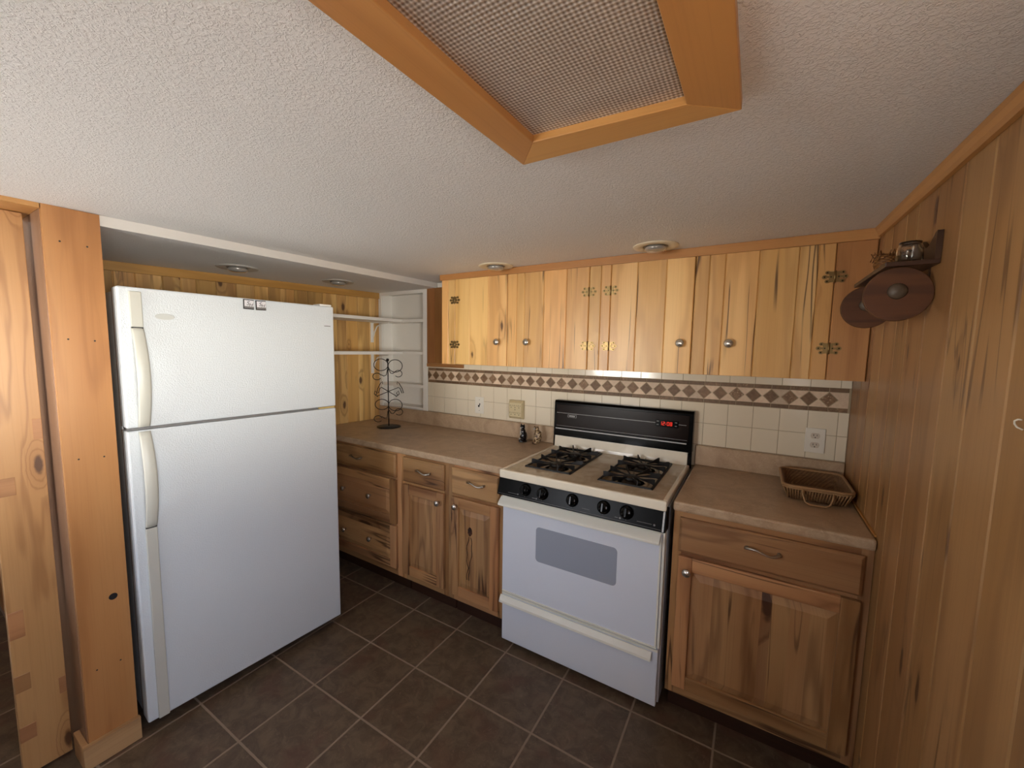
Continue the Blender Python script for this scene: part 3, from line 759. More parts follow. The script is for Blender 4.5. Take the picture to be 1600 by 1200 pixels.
def digit(ch, x, z, w_=.0105, h_=.019):
    q = .0022; yb_, yf_ = yy-.0026, yy-.0018
    g = dict(a=(x, x+w_, z+h_-q, z+h_), d=(x, x+w_, z, z+q), g=(x, x+w_, z+h_/2-q/2, z+h_/2+q/2), b=(x+w_-q, x+w_, z+h_/2, z+h_), c=(x+w_-q, x+w_, z, z+h_/2), f=(x, x+q, z+h_/2, z+h_), e=(x, x+q, z, z+h_/2))
    for k in SEG[ch]: a, b, c, d = g[k]; mb.box(a+.0002, b-.0002, yb_, yf_, c+.0002, d-.0002)
zc_ = 1.1085
digit('1', .607, zc_); digit('2', .6215, zc_); digit('0', .6435, zc_); digit('8', .658, zc_)
mb.box(.6365, .639, yy-.0026, yy-.0018, zc_+.004, zc_+.0065); mb.box(.6365, .639, yy-.0026, yy-.0018, zc_+.012, zc_+.0145)
mb.build('display', m_red, ck)
for x, z in ((.592, 1.108), (.592, 1.126), (.682, 1.108), (.682, 1.126)):
    mb = MB(); mb.box(x, x+.010, yy-.0026, yy-.0015, z, z+.0035); mb.build('clock_button', m_grey, ck)
# control panel (leans forward at its foot)
def yp(z): return -.672 + .014*(z-.80)/.078 if False else -.680+.022*(z-.80)/.078
mb = MB(); mb.prism([(yp(.800), .800), (yp(.877), .877), (-.60, .877), (-.60, .790), (yp(.80)+.01, .795)], 0, W0-.006, W1+.004)
cp = mb.build('control_panel', m_blackp, st, bevel=.002)
nrm = Vector((0, -.078, .022)).normalized()
nrm = Vector((0, -1, .28)).normalized()
mb = MB()
mb.prism([(yp(.802)-.0012, .802), (yp(.876)-.0012, .876), (yp(.876)+.001, .876), (yp(.802)+.001, .802)], 0, W1-.008, W1-.001)
mb.build('chrome_strip', m_chrome, cp)
mb = MB(); mb.prism([(yp(.8065)-.0006, .8065), (yp(.8074)-.0006, .8074), (yp(.8074)+.001, .8074), (yp(.8065)+.001, .8065)], 0, W0, W1-.012); mb.build('silver_line', m_grey, cp)
KX = (.146, .234, .377, .517, .612)
for i, x in enumerate(KX):
    z = .844; c = (x, yp(z), z)
    mb = MB(); mb.lathe([(.028, 0), (.028, .002), (.0235, .004), (.022, .018), (.019, .021), (0, .0215)], c, nrm, 32)
    kb = mb.build('knob', m_black, cp)
    # grip bar and pointer
    U = Vector((1, 0, 0)); V = nrm.cross(U)*-1; Cc = Vector(c)
    def P3(u, v, h): return Cc+U*u+V*v+nrm*h
    mb = MB(); g = [(-.0035, -.017), (.0035, -.017), (.0035, .017), (-.0035, .017)]
    mb.add([P3(u, v, .018) for u, v in g]+[P3(u, v, .029) for u, v in g], [(3, 2, 1, 0), (4, 5, 6, 7), (0, 1, 5, 4), (1, 2, 6, 5), (2, 3, 7, 6), (3, 0, 4, 7)])
    mb.build('grip', m_black, kb, bevel=.001)
    for nm, (u0, u1, v0, v1, h0) in (('pointer_mark', (-.0007, .0007, .012, .0165, .0293)), ('top_mark', (-.0015, .0015, .0290, .0305, .0008)), ('off_mark', (-.003, .003, -.0235, -.0215, .0045))):
        mb = MB(); mb.add([P3(u0, v0, h0), P3(u1, v0, h0), P3(u1, v1, h0), P3(u0, v1, h0)]+[P3(u0, v0, h0-.0006), P3(u1, v0, h0-.0006), P3(u1, v1, h0-.0006), P3(u0, v1, h0-.0006)],
            [(0, 1, 2, 3), (7, 6, 5, 4), (0, 4, 5, 1), (1, 5, 6, 2), (2, 6, 7, 3), (3, 7, 4, 0)]); mb.build(nm, m_grey, kb)
def pm(x0, x1, z, th=.0012):
    mb = MB(); mb.prism([(yp(z)-.0006, z), (yp(z+th)-.0006, z+th), (yp(z+th)+.0005, z+th), (yp(z)+.0005, z)], 0, x0, x1); mb.build('panel_mark', m_grey, cp)
def pd(x, z, r_=.0035):
    mb = MB(); mb.lathe([(r_, 0), (r_, .0008)], (x, yp(z), z), nrm, 12); mb.build('panel_dot', m_grey, cp)
pm(.056, .104, .817); pd(.109, .818); pm(.184, .200, .816, .002); pd(.206, .817); pm(.424, .458, .821)
pm(.566, .580, .816, .002); pd(.588, .817, .004); pm(.655, .712, .820); pd(.722, .820, .004)
# oven door
YD = -.638
mb = MB(); mb.box(W0+.002, W1-.012, YD, -.600, .292, .782); od = mb.build('oven_door', m_stovew, st, bevel=.004)
def rrect(x0, x1, z0, z1, r, n=6):
    out = []
    for cx, cz, a in ((x1-r, z0+r, -90), (x1-r, z1-r, 0), (x0+r, z1-r, 90), (x0+r, z0+r, 180)):
        for i in range(n+1):
            t = R(a+90*i/n); out.append((cx+r*math.cos(t), cz+r*math.sin(t)))
    return out
mb = MB(); mb.prism(rrect(.190, .573, .500, .668, .018), 1, YD-.0012, YD+.002); mb.build('oven_window', m_ovenglass, od)
mb = MB(); mb.prism([(YD-.004, .780), (YD-.012, .790), (YD-.002, .797), (YD+.01, .797), (YD+.01, .775), (YD, .775)], 0, W0, W1-.010)
mb.prism([(YD-.001, .775), (YD-.004, .7785), (YD-.030, .757), (YD-.036, .751), (YD-.036, .742), (YD-.026, .738), (YD-.022, .748), (YD-.001, .762)], 0, W0-.006, W1-.016)
mb.build('door_handle', m_stovetrim, od, bevel=.0015)
mb = MB(); mb.box(W0+.006, W1-.012, YD-.004, YD+.001, .292, .299); mb.box(W1-.020, W1-.013, YD-.001, YD+.002, .30, .76)
mb.build('door_trim', m_stovetrim, od, bevel=.001)
mb = MB(); mb.box(W1-.011, W1-.001, YD+.004, -.599, .292, .790); mb.build('side_strip', m_stovetrim, st, bevel=.002)
# drawer
mb = MB(); mb.box(W0, W1-.006, YD+.008, -.600, .032, .283); dw = mb.build('drawer', m_stovew, st, bevel=.003)
mb = MB(); yd = YD+.008
mb.prism([(yd-.001, .268), (yd-.006, .268), (yd-.020, .246), (yd-.022, .236), (yd-.016, .234), (yd-.001, .240)], 0, W0-.006, W1-.030)
mb.prism([(yd-.003, .283), (yd-.003, .272), (yd+.001, .272), (yd+.001, .283)], 0, W0, W1-.007)
mb.build('drawer_handle', m_stovetrim, dw, bevel=.001)

# ------------------------------------------------------------------ refrigerator
FT = .0707; FW = .798
fr = thing('refrigerator', 'tall white top-freezer refrigerator with pebbled doors standing beside the orange post', 'refrigerator', (-.812, -.965, 0), -FT, local=True)
mb = MB(); mb.box(-.70, -.073, -FW+.004, -.004, .05, 1.675); mb.build('cabinet_body', m_fridge, fr, bevel=.004)
mb = MB(); mb.box(-.66, -.095, -FW+.02, -.02, .012, .05)
for y in (-FW+.05, -.05): mb.lathe([(.018, -.008), (.018, .008)], (-.10, y, .018), (0, 1, 0), 14); mb.lathe([(.018, -.008), (.018, .008)], (-.6, y, .018), (0, 1, 0), 14)
mb.box(-.075, -.055, -FW+.01, -.01, .018, .05)
mb.build('kick_grille', m_dark, fr)
mb = MB(); mb.box(-.0728, -.062, -FW+.006, -.006, .062, 1.172); mb.box(-.0728, -.062, -FW+.006, -.006, 1.192, 1.680); mb.build('gasket', m_gasket, fr)
mb = MB(); mb.box(-.0618, 0, -FW, 0, 1.187, 1.687); fz = mb.build('freezer_door', m_fridge, fr, bevel=.006)
mb = MB(); mb.box(-.0618, 0, -FW, 0, .048, 1.177); ld = mb.build('lower_door', m_fridge, fr, bevel=.006)
mb = MB(); mb.box(-.0735, -.0605, -FW+.0005, -.0008, .05, 1.176); mb.box(-.0735, -.0605, -FW+.0005, -.0008, 1.19, 1.684)
mb.build('door_liner', m_gasket, fr)
mb = MB(); mb.box(-.07, -.004, -.085, -.006, 1.1785, 1.1855); mb.build('centre_hinge', m_yel, fr)
mb = MB(); mb.box(-.075, -.012, -.065, -.004, 1.6875, 1.697); mb.build('hinge_cover', m_white, fr, bevel=.003)
mb = MB(); mb.box(-.068, -.010, -FW+.005, -.09, 1.1785, 1.1855); mb.build('centre_rail', m_grey, fr)
def handle(door, zt, zb, zcurve0, zcurve1, flat_z):
    """moulded strip handle bowed away from the door between zcurve0 and zcurve1"""
    mb = MB(); y0, y1 = -FW+.030, -FW+.064
    n = 22; outer = []; inner = []
    for i in range(n+1):
        q = i/n; z = zcurve0+(zcurve1-zcurve0)*q
        bow = .034*math.sin(math.pi*q)**.75
        outer.append((.009+bow, z)); inner.append((max(.0005, .009+bow-.013), z))
    vs = []
    for (xo, z), (xi, _) in zip(outer, inner):
        q = (z-zcurve0)/(zcurve1-zcurve0); wd = .004*math.sin(math.pi*q)
        vs += [(xi, y0+.003, z), (xo-.003, y0, z), (xo, y0+.006, z), (xo, y1+wd-.006, z), (xo-.003, y1+wd, z), (xi, y1+wd-.003, z)]
    fs = []
    for i in range(n):
        for k in range(6): fs.append((i*6+k, i*6+(k+1) % 6, (i+1)*6+(k+1) % 6, (i+1)*6+k))
    fs += [tuple(reversed(range(6))), tuple(range(n*6, n*6+6))]
    if zcurve1 < zcurve0: fs = [tuple(reversed(f)) for f in fs]
    mb.add(vs, fs, 0, smooth=True)
    h = mb.build('handle', m_handle, door)
    bm = bmesh.new(); bm.from_mesh(h.data); bmesh.ops.recalc_face_normals(bm, faces=bm.faces); bm.to_mesh(h.data); bm.free()
    mb = MB(); a, b = sorted(flat_z); mb.box(.0003, .010, y0, y1, a, b); mb.build('handle_strip', m_handle, h, bevel=.003)
    z = zcurve1; mb = MB(); mb.box(.0002, .0095, y0+.001, y1-.001, z-.002, z+.002); mb.build('joint_band', m_dark, h)
handle(fz, 1.68, 1.19, 1.190, 1.545, (1.5475, 1.672))
handle(ld, 1.17, .05, 1.172, .812, (.0505, .8095))
def P2W(y): return (y+.965)/.9975
mb = MB(); cy_, cz_ = P2W(-1.634), 1.589
mb.prism([(cy_+.029*math.cos(a*math.pi/16), cz_+.0115*math.sin(a*math.pi/16)) for a in range(32)], 0, .0003, .0028); mb.build('oval_badge', plain('pale oval badge', srgb(196, 198, 194), .3), fz, bevel=.0008)
mb = MB(); mb.box(.0003, .0012, -.052, -.020, 1.588, 1.5915); mb.build('label_strip', m_grey, fz)

# magnets on the freezer door
for (ya_, tilt, lab) in ((-.388, -.02, 'small square black and white magnet on the freezer door, the left of two'), (-.340, .03, 'small square black and white magnet on the freezer door, the right of two')):
    lx = Matrix.Rotation(-FT, 4, 'Z') @ Vector((0, ya_, 0)); o_ = Vector((-.812, -.965, 0))+lx+Vector((0, 0, 1.662))
    mg = thing('fridge_magnet', lab, 'magnet', o_, -FT, group='square magnets on the freezer door', local=True)
    mb = MB(); mb.box(.0008, .0038, -.0205, .0205, -.0205, .0205); b_ = mb.build('backing', m_dark, mg, bevel=.0006)
    mb = MB(); mb.box(.0036, .0043, -.0165, .0195, -.0165, .0170); f_ = mb.build('face', plain('white print '+str(ya_), srgb(226, 224, 226), .4), mg)
    mb = MB(); mb.box(.0042, .0046, -.0165, .0195, -.0165, -.0085); mb.build('grey_band', m_grey, f_)
    xf = lambda u, v, w: (.0046+w, u, v)
    t_ = text_mb('S', .024, lambda u, v, w: xf(u-.0035, v+.004, w), shear=.25); t_ = text_mb('H', .019, lambda u, v, w: xf(u+.0070, v-.002, w), mb=t_, shear=.35)
    t_.build('letters', m_dark, f_)
    mg.rotation_euler = (tilt, 0, -FT)

# ------------------------------------------------------------------ wall cabinet
UX0, UY, UZ0, UZ1 = -.727, -.246, 1.389, 1.922
uc = thing('wall_cabinet', 'long pine plank wall cabinet with four doors above the stove and counters', 'cabinet', (.33, -.12, UZ0))
mb = MB(); yf = UY+.0195
mb.box(UX0, UX0+.018, yf, -.008, UZ0, 1.950, 0, 2); mb.box(XR-.020, XR-.002, yf, -.008, UZ0, 1.950, 0, 2)
mb.box(UX0+.018, XR-.020, yf, -.008, UZ0, UZ0+.018, 0, 0); mb.box(UX0+.018, XR-.020, yf, -.008, 1.915, 1.932, 0, 0); mb.box(UX0+.018, XR-.020, -.018, -.008, UZ0+.018, 1.915, 0, 2)
mb.build('carcass', m_trim, uc, bevel=.0008)
def boards(mb, edges, z0, z1, y, t=.019, m=0):
    for a, b in zip(edges[:-1], edges[1:]):
        c = .0036; mb.prism([(a+.0003, y+t), (a+.0003, y+c), (a+c, y), (b-c, y), (b-.0003, y+c), (b-.0003, y+t)], 2, z0, z1, m, 2)
def stile(edges, mat=0):
    mb = MB(); boards(mb, edges, UZ0+.0005, 1.932, UY); mb.build('stile', m_cab_red if mat else m_cab, uc)
stile([UX0, -.674, -.6185]); stile([.2635, .325, .3755]); stile([1.2595, XR-.002], 1)
def udoor(edges, kx, hx, side):
    mb = MB(); boards(mb, edges, UZ0+.002, 1.918, UY-.0012, .0195); d = mb.build('door', m_cab, uc)
    knob('knob', (kx, UY-.0012, 1.531), d, .0195)
    for z in (1.790, 1.514):
        mb = MB(); y = UY-.0013
        for s in (-1, 1):
            for dz, ln, rr in ((.0165, .027, .0085), (0, .036, .0095), (-.0165, .027, .0085)):
                pts = [(hx+s*.004, z+dz*.55), (hx+s*ln*.5, z+dz*1.25)]
                cx2, cz2 = hx+s*(ln-rr*.5), z+dz
                poly = [(cx2+rr*math.cos(a*math.pi/6), cz2+rr*.85*math.sin(a*math.pi/6)) for a in range(12)]
                mb.prism(poly, 1, y-.0018-(.0002 if dz == 0 else 0), y, 0)
                mb.lathe([(.0032, 0), (.0028, .0012), (0, .0016)], (cx2+s*.001, y-.0018, cz2), (0, -1, 0), 10, 1)
            mb.box(min(hx, hx+s*.018), max(hx, hx+s*.014), y-.0016, y, z-.020, z+.020, 0)
            for dz in (-.0165, 0, .0165): mb.box(min(hx+s*.012, hx+s*.026), max(hx+s*.012, hx+s*.026), y-.0015, y, z+dz-.004, z+dz+.004, 0)
            mb.lathe([(.0028, 0), (.0024, .0010)], (hx+s*.012, y-.0016, z), (0, -1, 0), 10, 1)
        mb.lathe([(.0036, -.023), (.0036, .023)], (hx, y-.0030, z), (0, 0, 1), 12, 0)
        mb.build('hinge', [m_brass, m_brassd], d)
    return d
udoor([-.617, -.503, -.367, -.2335], -.293, -.6178, -1)
udoor([-.2305, -.167, -.117, .004, .138, .262], -.094, .2628, 1)
udoor([.377, .506, .639, .7595], .714, .3762, -1)
udoor([.7625, .819, .881, 1.006, 1.142, 1.205, 1.258], .912, 1.2588, 1)
mb = MB(); z1_ = lambda x: CZ(x, -.25)-.0008
vs = []
for x in (UX0-.003, XR-.002):
    vs += [(x, UY-.014, z1_(x)), (x, UY-.014, 1.916), (x, UY-.0014, 1.916), (x, UY-.0014, z1_(x))]
mb.add(vs, [(0, 1, 2, 3), (7, 6, 5, 4), (0, 4, 5, 1), (1, 5, 6, 2), (2, 6, 7, 3), (3, 7, 4, 0)], 0, 0, .6)
mb.build('top_trim', m_trim, uc, bevel=.001)

# ------------------------------------------------------------------ built-in white niche shelves and long shelves
ns = thing('corner_shelf_unit', 'white built-in shelves recessed in the back wall corner', 'shelf', (-1.33, .05, NZ0))
g_ = .0015
mb = MB(); mb.box(NX0+g_, NX1-g_, ND-.008, ND-.001, NZ0+g_, NZ1-g_); mb.build('back_panel', m_white, ns)
mb = MB(); mb.box(NX0+g_, NX0+.012, 0, ND-.009, NZ0+g_, NZ1-g_); mb.box(NX1-.012, NX1-g_, 0, ND-.009, NZ0+g_, NZ1-g_); mb.build('side_panel', m_white, ns)
mb = MB(); mb.box(NX1-.010, NX1+.030, -.013, -.0065, 1.019, 1.922); mb.box(NX0-.022, NX0+.010, -.012, -.0008, 1.019, 1.922); mb.box(NX0+.010, NX1-.010, -.012, -.0008, 1.893, 1.922); mb.build('frame', m_white, ns, bevel=.001)
for z in (1.681, 1.436, 1.185):
    mb = MB(); mb.box(NX0+.0125, NX1-.0125, -.006 if z < 1.3 else .001, ND-.009, z, z+.024); mb.build('shelf_board', m_white, ns, bevel=.001)
mb = MB(); mb.box(NX0+.0125, NX1-.0125, .0, ND-.009, NZ0+.002, NZ0+.016); mb.build('bottom_board', m_white, ns)
for zi, (z, lab) in enumerate(((1.681, 'upper long white wall shelf on the left pine wall'), (1.436, 'lower long white wall shelf on the left pine wall'))):
    sh = thing('wall_shelf', lab, 'shelf', (-1.45, -.45, z), group='long white shelves on the left wall')
    yn = -.93
    mb = MB(); mb.prism([(XLW(-.0135)+.0175, -.0135), (XLW(yn)+.0175, yn), (XLW(yn)+.272, yn), (-1.322, -.0135), ], 2, z, z+.022, 0, 1); mb.build('shelf_board', m_white, sh, bevel=.0015)
    for yb_ in (-.075, -.80):
        xw = XLW(yb_)+.002
        mb = MB(); mb.box(xw, xw+.004, yb_-.014, yb_+.014, z-.155, z-.001); mb.box(xw+.004, xw+.20, yb_-.012, yb_+.012, z-.005, z-.0005)
        mb.tube([(xw+.003, yb_, z-.15), (xw+.03, yb_, z-.075), (xw+.06, yb_, z-.03), (xw+.12, yb_, z-.012), (xw+.19, yb_, z-.006)], .005, 8)
        mb.build('bracket', m_white, sh, bevel=.001)

# ------------------------------------------------------------------ recessed can lights
def can(x, y, z, lab, mt):
    t = thing('recessed_light', lab, 'ceiling light', (x, y, z), group='round recessed lights')
    r = .096
    mb = MB(); mb.lathe([(r, 0), (r, -.003), (r-.004, -.0065), (.056, -.0055), (.052, -.002), (.052, 0)], (x, y, z), (0, 0, 1), 40); mb.build('trim_ring', mt, t)
    mb = MB(); mb.lathe([(.0515, -.0005), (.050, -.0025), (0, -.0026)], (x, y, z), (0, 0, 1), 32); mb.build('baffle', plain('can baffle', srgb(96, 84, 70), .4), t)
    mb = MB(); mb.lathe([(.043, -.003), (.046, -.010), (.044, -.018), (.034, -.0235), (0, -.026)], (x, y, z), (0, 0, 1), 32); mb.build('bulb', m_bulb, t)
can(-.250, -.342, CZ(-.25, -.34)-.0005, 'round recessed light above the left half of the wall cabinet', m_can)
can(.610, -.374, CZ(.61, -.37)-.0005, 'round recessed light above the stove side of the wall cabinet', m_can)
m_can2 = plain('white metal light trim', srgb(188, 184, 178), .35)
can(-1.335, -1.155, CZ(-1.33, -1.155)-.0365, 'round recessed light in the soffit above the refrigerator', m_can2)
can(-1.31, -.575, CZ(-1.31, -.575)-.0365, 'round recessed light in the soffit above the corner counter', m_can2)

# ------------------------------------------------------------------ wood-framed fluorescent ceiling light
cl = thing('ceiling_light', 'large pine framed ceiling light with a prismatic plastic panel', 'ceiling light', (.76, -2.0, 1.92))
zb = 1.899; zt_ = 1.9185; FO = (.551, .974, -1.445, -2.75); wl, wrr, wf_ = .066, .078, .078
def fpoly(pts, bid, ax): mb = MB(); mb.prism(pts, 2, zb, zt_, 0, ax, bid); return mb
x0, x1, y1, y0 = FO
sk = -.0125   # slight skew of the left edge
fpoly([(x0, y1), (x0+wl, y1-wf_), (x0+wl+sk*2, y0+wf_), (x0+sk*2.2, y0)], .3, 1).build('frame_board', m_frame, cl, bevel=.0015)
fpoly([(x1, y1), (x1+.004, y0), (x1-wrr, y0+wf_), (x1-wrr, y1-.062)], .6, 1).build('frame_board', m_frame, cl, bevel=.0015)
fpoly([(x0, y1), (x1, y1), (x1-wrr, y1-.062), (x0+wl, y1-wf_)], .8, 0).build('frame_board', m_frame, cl, bevel=.0015)
fpoly([(x0+sk*2.2, y0), (x0+wl+sk*2, y0+wf_), (x1-wrr, y0+wf_), (x1+.004, y0)], .1, 0).build('frame_board', m_frame, cl, bevel=.0015)
mb = MB()   # housing between the boards and the ceiling
for a in ((x0+.01, x0+.03, y0+.02, y1-.02), (x1-.03, x1-.01, y0+.02, y1-.02), (x0+.03, x1-.03, y1-.04, y1-.02), (x0+.03, x1-.03, y0+.02, y0+.04)): mb.box(a[0], a[1], a[2], a[3], zt_, 1.9175+.003)
mb.build('housing', m_white, cl)
mb = MB(); mb.box(x0+.045, x1-.055, y0+.05, y1-.05, zt_-.0055, zt_-.0025); mb.build('diffuser_panel', m_prism, cl)

# ------------------------------------------------------------------ wall plates
def slot(mb, x, z, y, s=1.0, m=1):
    for dx, w_, h_ in ((-.0062*s, .0022*s, .008*s), (.0062*s, .0018*s, .0068*s)): mb.box(x+dx-w_/2, x+dx+w_/2, y-.0006, y+.001, z-h_/2+.003*s, z+h_/2+.003*s, m)
    mb.lathe([(.0024*s, -.0006), (.0024*s, .001)], (x, y-.0004, z-.0075*s), (0, 1, 0), 10, m)
yw = -.0052
t = thing('duplex_outlet', 'white duplex electrical outlet on the tiles right of the stove', 'outlet', (1.268, yw, 1.102))
mb = MB(); mb.box(1.231, 1.305, yw-.0058, yw-.0003, 1.047, 1.158); mb.build('cover_plate', m_plate, t, bevel=.002)
mb = MB()
for z in (1.124, 1.082):
    mb.prism([(1.268+.0175*math.cos(a*math.pi/12), z+max(-.0125, min(.0125, .0165*math.sin(a*math.pi/12)))) for a in range(24)], 1, yw-.0072, yw-.0055, 0); slot(mb, 1.268, z, yw-.0072)
mb.build('receptacle', [plain('warm white plastic', srgb(206, 194, 176), .35), m_slot], t)
t = thing('wall_jack_plate', 'white wall plate with a small black jack on the left tiles', 'wall plate', (-.592, yw, 1.102))
mb = MB(); mb.box(-.629, -.555, yw-.0058, yw-.0003, 1.045, 1.160); mb.build('cover_plate', m_plate, t, bevel=.002)
mb = MB(); mb.box(-.601, -.590, yw-.0085, yw-.0056, 1.090, 1.104); mb.box(-.592, -.585, yw-.0075, yw-.0056, 1.102, 1.116, 0); mb.lathe([(.0025, 0), (.0025, .001)], (-.592, yw-.0058, 1.066), (0, -1, 0), 8); mb.lathe([(.0025, 0), (.0025, .001)], (-.592, yw-.0058, 1.140), (0, -1, 0), 8)
mb.build('jack', m_slot, t, bevel=.0005)
t = thing('outlet_adapter', 'ivory six-outlet adapter block on the tiles left of the stove', 'outlet', (-.290, yw, 1.102))
mb = MB(); X_ = (-.342, -.238); Z_ = (1.042, 1.162); c = .016; yo, yi = yw-.034, yw-.0005
vs = [(X_[0], yi, Z_[0]), (X_[1], yi, Z_[0]), (X_[1], yi, Z_[1]), (X_[0], yi, Z_[1]), (X_[0], yw-.018, Z_[0]), (X_[1], yw-.018, Z_[0]), (X_[1], yw-.018, Z_[1]), (X_[0], yw-.018, Z_[1]),
      (X_[0]+c*.4, yo, Z_[0]+c), (X_[1]-c*.4, yo, Z_[0]+c), (X_[1]-c*.4, yo, Z_[1]-c), (X_[0]+c*.4, yo, Z_[1]-c)]
mb.add(vs, [(3, 2, 1, 0), (0, 1, 5, 4), (1, 2, 6, 5), (2, 3, 7, 6), (3, 0, 4, 7), (4, 5, 9, 8), (5, 6, 10, 9), (6, 7, 11, 10), (7, 4, 8, 11), (8, 9, 10, 11)])
mb.build('adapter_body', m_ivory, t, bevel=.002)
for x in (-.319, -.290, -.261):
    for z in (1.125, 1.079): mb = MB(); slot(mb, x, z, yo, 1.15, 0); mb.build('socket', m_slot, t)
mb = MB(); mb.lathe([(.003, -.0006), (.003, .001)], (-.290, yo, 1.102), (0, 1, 0), 10); mb.build('screw', m_slot, t)

# ------------------------------------------------------------------ mug tree
mx, my, mz = -1.232, -.240, .9143
A_ = Vector((.808, .589, 0)); B_ = Vector((-.589, .808, 0))
mt = thing('mug_tree', 'dark wire mug tree with looped arms on a round base in the counter corner', 'mug rack', (mx, my, mz))
KS = .000495
def ML(px, py, d=0.0):
    v = Vector((mx, my, 0))+A_*((px-345)*KS)+B_*d; v.z = mz+(1088-py)*KS; return v
mb = MB(); mb.lathe([(.083, 0), (.083, .004), (.080, .007), (0, .008)], (mx, my, mz), (0, 0, 1), 40); mb.build('base', m_wire, mt)
mb = MB(); mb.tube([ML(345, 1075), ML(340, 120)], .0037, 10); mb.build('post', m_wire, mt)
mb = MB(); mb.ell(ML(338, 108), (.011, .011, .011)); mb.build('finial', m_wire, mt)
WR = .0027
def ringp(cx, cy, rx, ry, a0=0, a1=360, d=0, n=28): return [ML(cx+rx*math.cos(R(a0+(a1-a0)*i/n)), cy-ry*math.sin(R(a0+(a1-a0)*i/n)), d) for i in range(n+(0 if abs(a1-a0) >= 360 else 1))]
for c_ in ((242, 180, 100, 85), (445, 193, 100, 90), (250, 758, 97, 76), (442, 765, 97, 85)):
    mb = MB(); mb.tube(ringp(*c_), WR, 7, closed=True); mb.build('cup_ring', m_wire, mt)
def arm(pts): mb = MB(); mb.tube(pts, WR, 7); mb.build('hook', m_wire, mt)
arm([ML(335, 240), ML(322, 325, -.01), ML(290, 340, -.015), ML(255, 322, -.02)]+ringp(200, 345, 58, 48, 25, 330, -.03)[0:])
arm([ML(350, 240), ML(375, 300, .01), ML(405, 305, .015), ML(430, 285, .02)]+ringp(480, 308, 54, 48, 150, -140, .02))
arm([ML(335, 850), ML(325, 950, -.01), ML(290, 952, -.015), ML(255, 930, -.02)]+ringp(208, 958, 58, 45, 25, 320, -.03))
arm([ML(352, 840), ML(375, 890, .01), ML(405, 895, .015), ML(430, 865, .02)]+ringp(485, 872, 54, 48, 150, -140, .02))
for s in (-1, 1):
    f = lambda x: 345+s*(x-345)
    arm([ML(f(345), 566), ML(f(465), 517, .05), ML(f(490), 530, .055), ML(f(515), 600, .06), ML(f(540), 600, .06), ML(f(520), 530, .055), ML(f(480), 455, .05), ML(f(450), 432, .05), ML(f(450), 470, .05)])
    arm([ML(f(345), 566), ML(f(480), 622, -.05), ML(f(500), 612, -.052), ML(f(480), 575, -.055), ML(f(508), 545, -.055), ML(f(520), 590, -.055), ML(f(470), 632, -.055)])

# ------------------------------------------------------------------ figurines
def fig(name, label, x, y, mat, head, extras):
    t = thing(name, label, 'figurine', (x, y, .9143))
    mb = MB(); z = .9143
    mb.ell((x, y, z+.030), (.019, .022, .030)); mb.ell((x-.002, y-.004, z+.052), (.0145, .016, .022)); mb.ell((x-.006, y-.010, z+.010), (.016, .018, .0098)); mb.ell((x-.003, y-.006, z+.078), head)
    extras(mb, x, y, z)
    o = mb.build('body', mat, t); 
    r = o.modifiers.new('remesh', 'REMESH'); r.mode = 'VOXEL'; r.voxel_size = .0016; r.use_smooth_shade = True
    s_ = o.modifiers.new('smooth', 'SMOOTH'); s_.iterations = 3
    return t, o
def cat_x(mb, x, y, z):
    for s in (-1, 1): mb.lathe([(.0055, 0), (.0005, .013)], (x-.003+s*.008, y-.006, z+.086), (s*.15, 0, 1), 10)
    mb.tube([(x+.018, y, z+.006), (x+.022, y-.012, z+.006), (x+.008, y-.024, z+.005), (x-.012, y-.027, z+.005)], .0045, 8)
t, o = fig('cat_figurine', 'small black and white ceramic cat figurine at the counter\'s back edge', -.200, -.080, m_cat, (.0135, .0135, .013), cat_x)
mb = MB(); mb.ell((-.207, -.094, .9143+.046), (.008, .0065, .018)); mb.ell((-.212, -.0965, .9143+.014), (.008, .008, .008)); mb.build('white_chest', m_catw, t)
mb = MB(); mb.ell((-.207, -.0985, .9143+.074), (.006, .004, .006)); mb.build('white_muzzle', m_catw, t)
def owl_x(mb, x, y, z):
    for s in (-1, 1): mb.lathe([(.005, 0), (.0005, .011)], (x-.004+s*.009, y-.006, z+.088), (s*.3, 0, 1), 10)
    mb.ell((x+.010, y+.002, z+.040), (.013, .018, .032))
t, o = fig('tabby_figurine', 'small mottled brown ceramic animal figurine beside the black cat, nearer the stove', -.100, -.085, m_owl, (.0145, .0135, .014), owl_x)
mb = MB(); mb.ell((-.110, -.1015, .9143+.080), (.006, .004, .007)); mb.build('pale_face', m_catw, t)
mb = MB(); mb.ell((-.108, -.1055, .9143+.006), (.011, .006, .0056)); mb.build('feet', plain('dark brown glaze', srgb(34, 18, 10), .3), t)

for o in bpy.data.objects:
    if o.name in ('cat_figurine', 'tabby_figurine'): o.scale = (1.18, 1.18, 1.18)
# ------------------------------------------------------------------ basket
bk = thing('wicker_basket', 'shallow rectangular brown wicker basket on the right counter against the wall', 'basket', (1.255, -.225, .9143))
def rr3(hx, hy, r, z, n=5):
    return [(1.252+px, -.222+py, z) for px, py in [(a, b) for a, b in rrect(-hx, hx, -hy, hy, r, n)]]
mb = MB(); levels = [(.088, .112, .025, .0), (.094, .122, .03, .02), (.102, .135, .032, .042), (.110, .148, .035, .060)]
outer = [rr3(hx, hy, r, .9146+z) for hx, hy, r, z in levels]; inner = [rr3(hx-.006, hy-.006, r, .9146+max(z, .006)) for hx, hy, r, z in levels]
n = len(outer[0]); vs = [p for l in outer for p in l]+[p for l in reversed(inner) for p in l]; L = len(levels)*2; fs = []
for j in range(L-1):
    for i in range(n): fs.append((j*n+i, j*n+(i+1) % n, (j+1)*n+(i+1) % n, (j+1)*n+i))
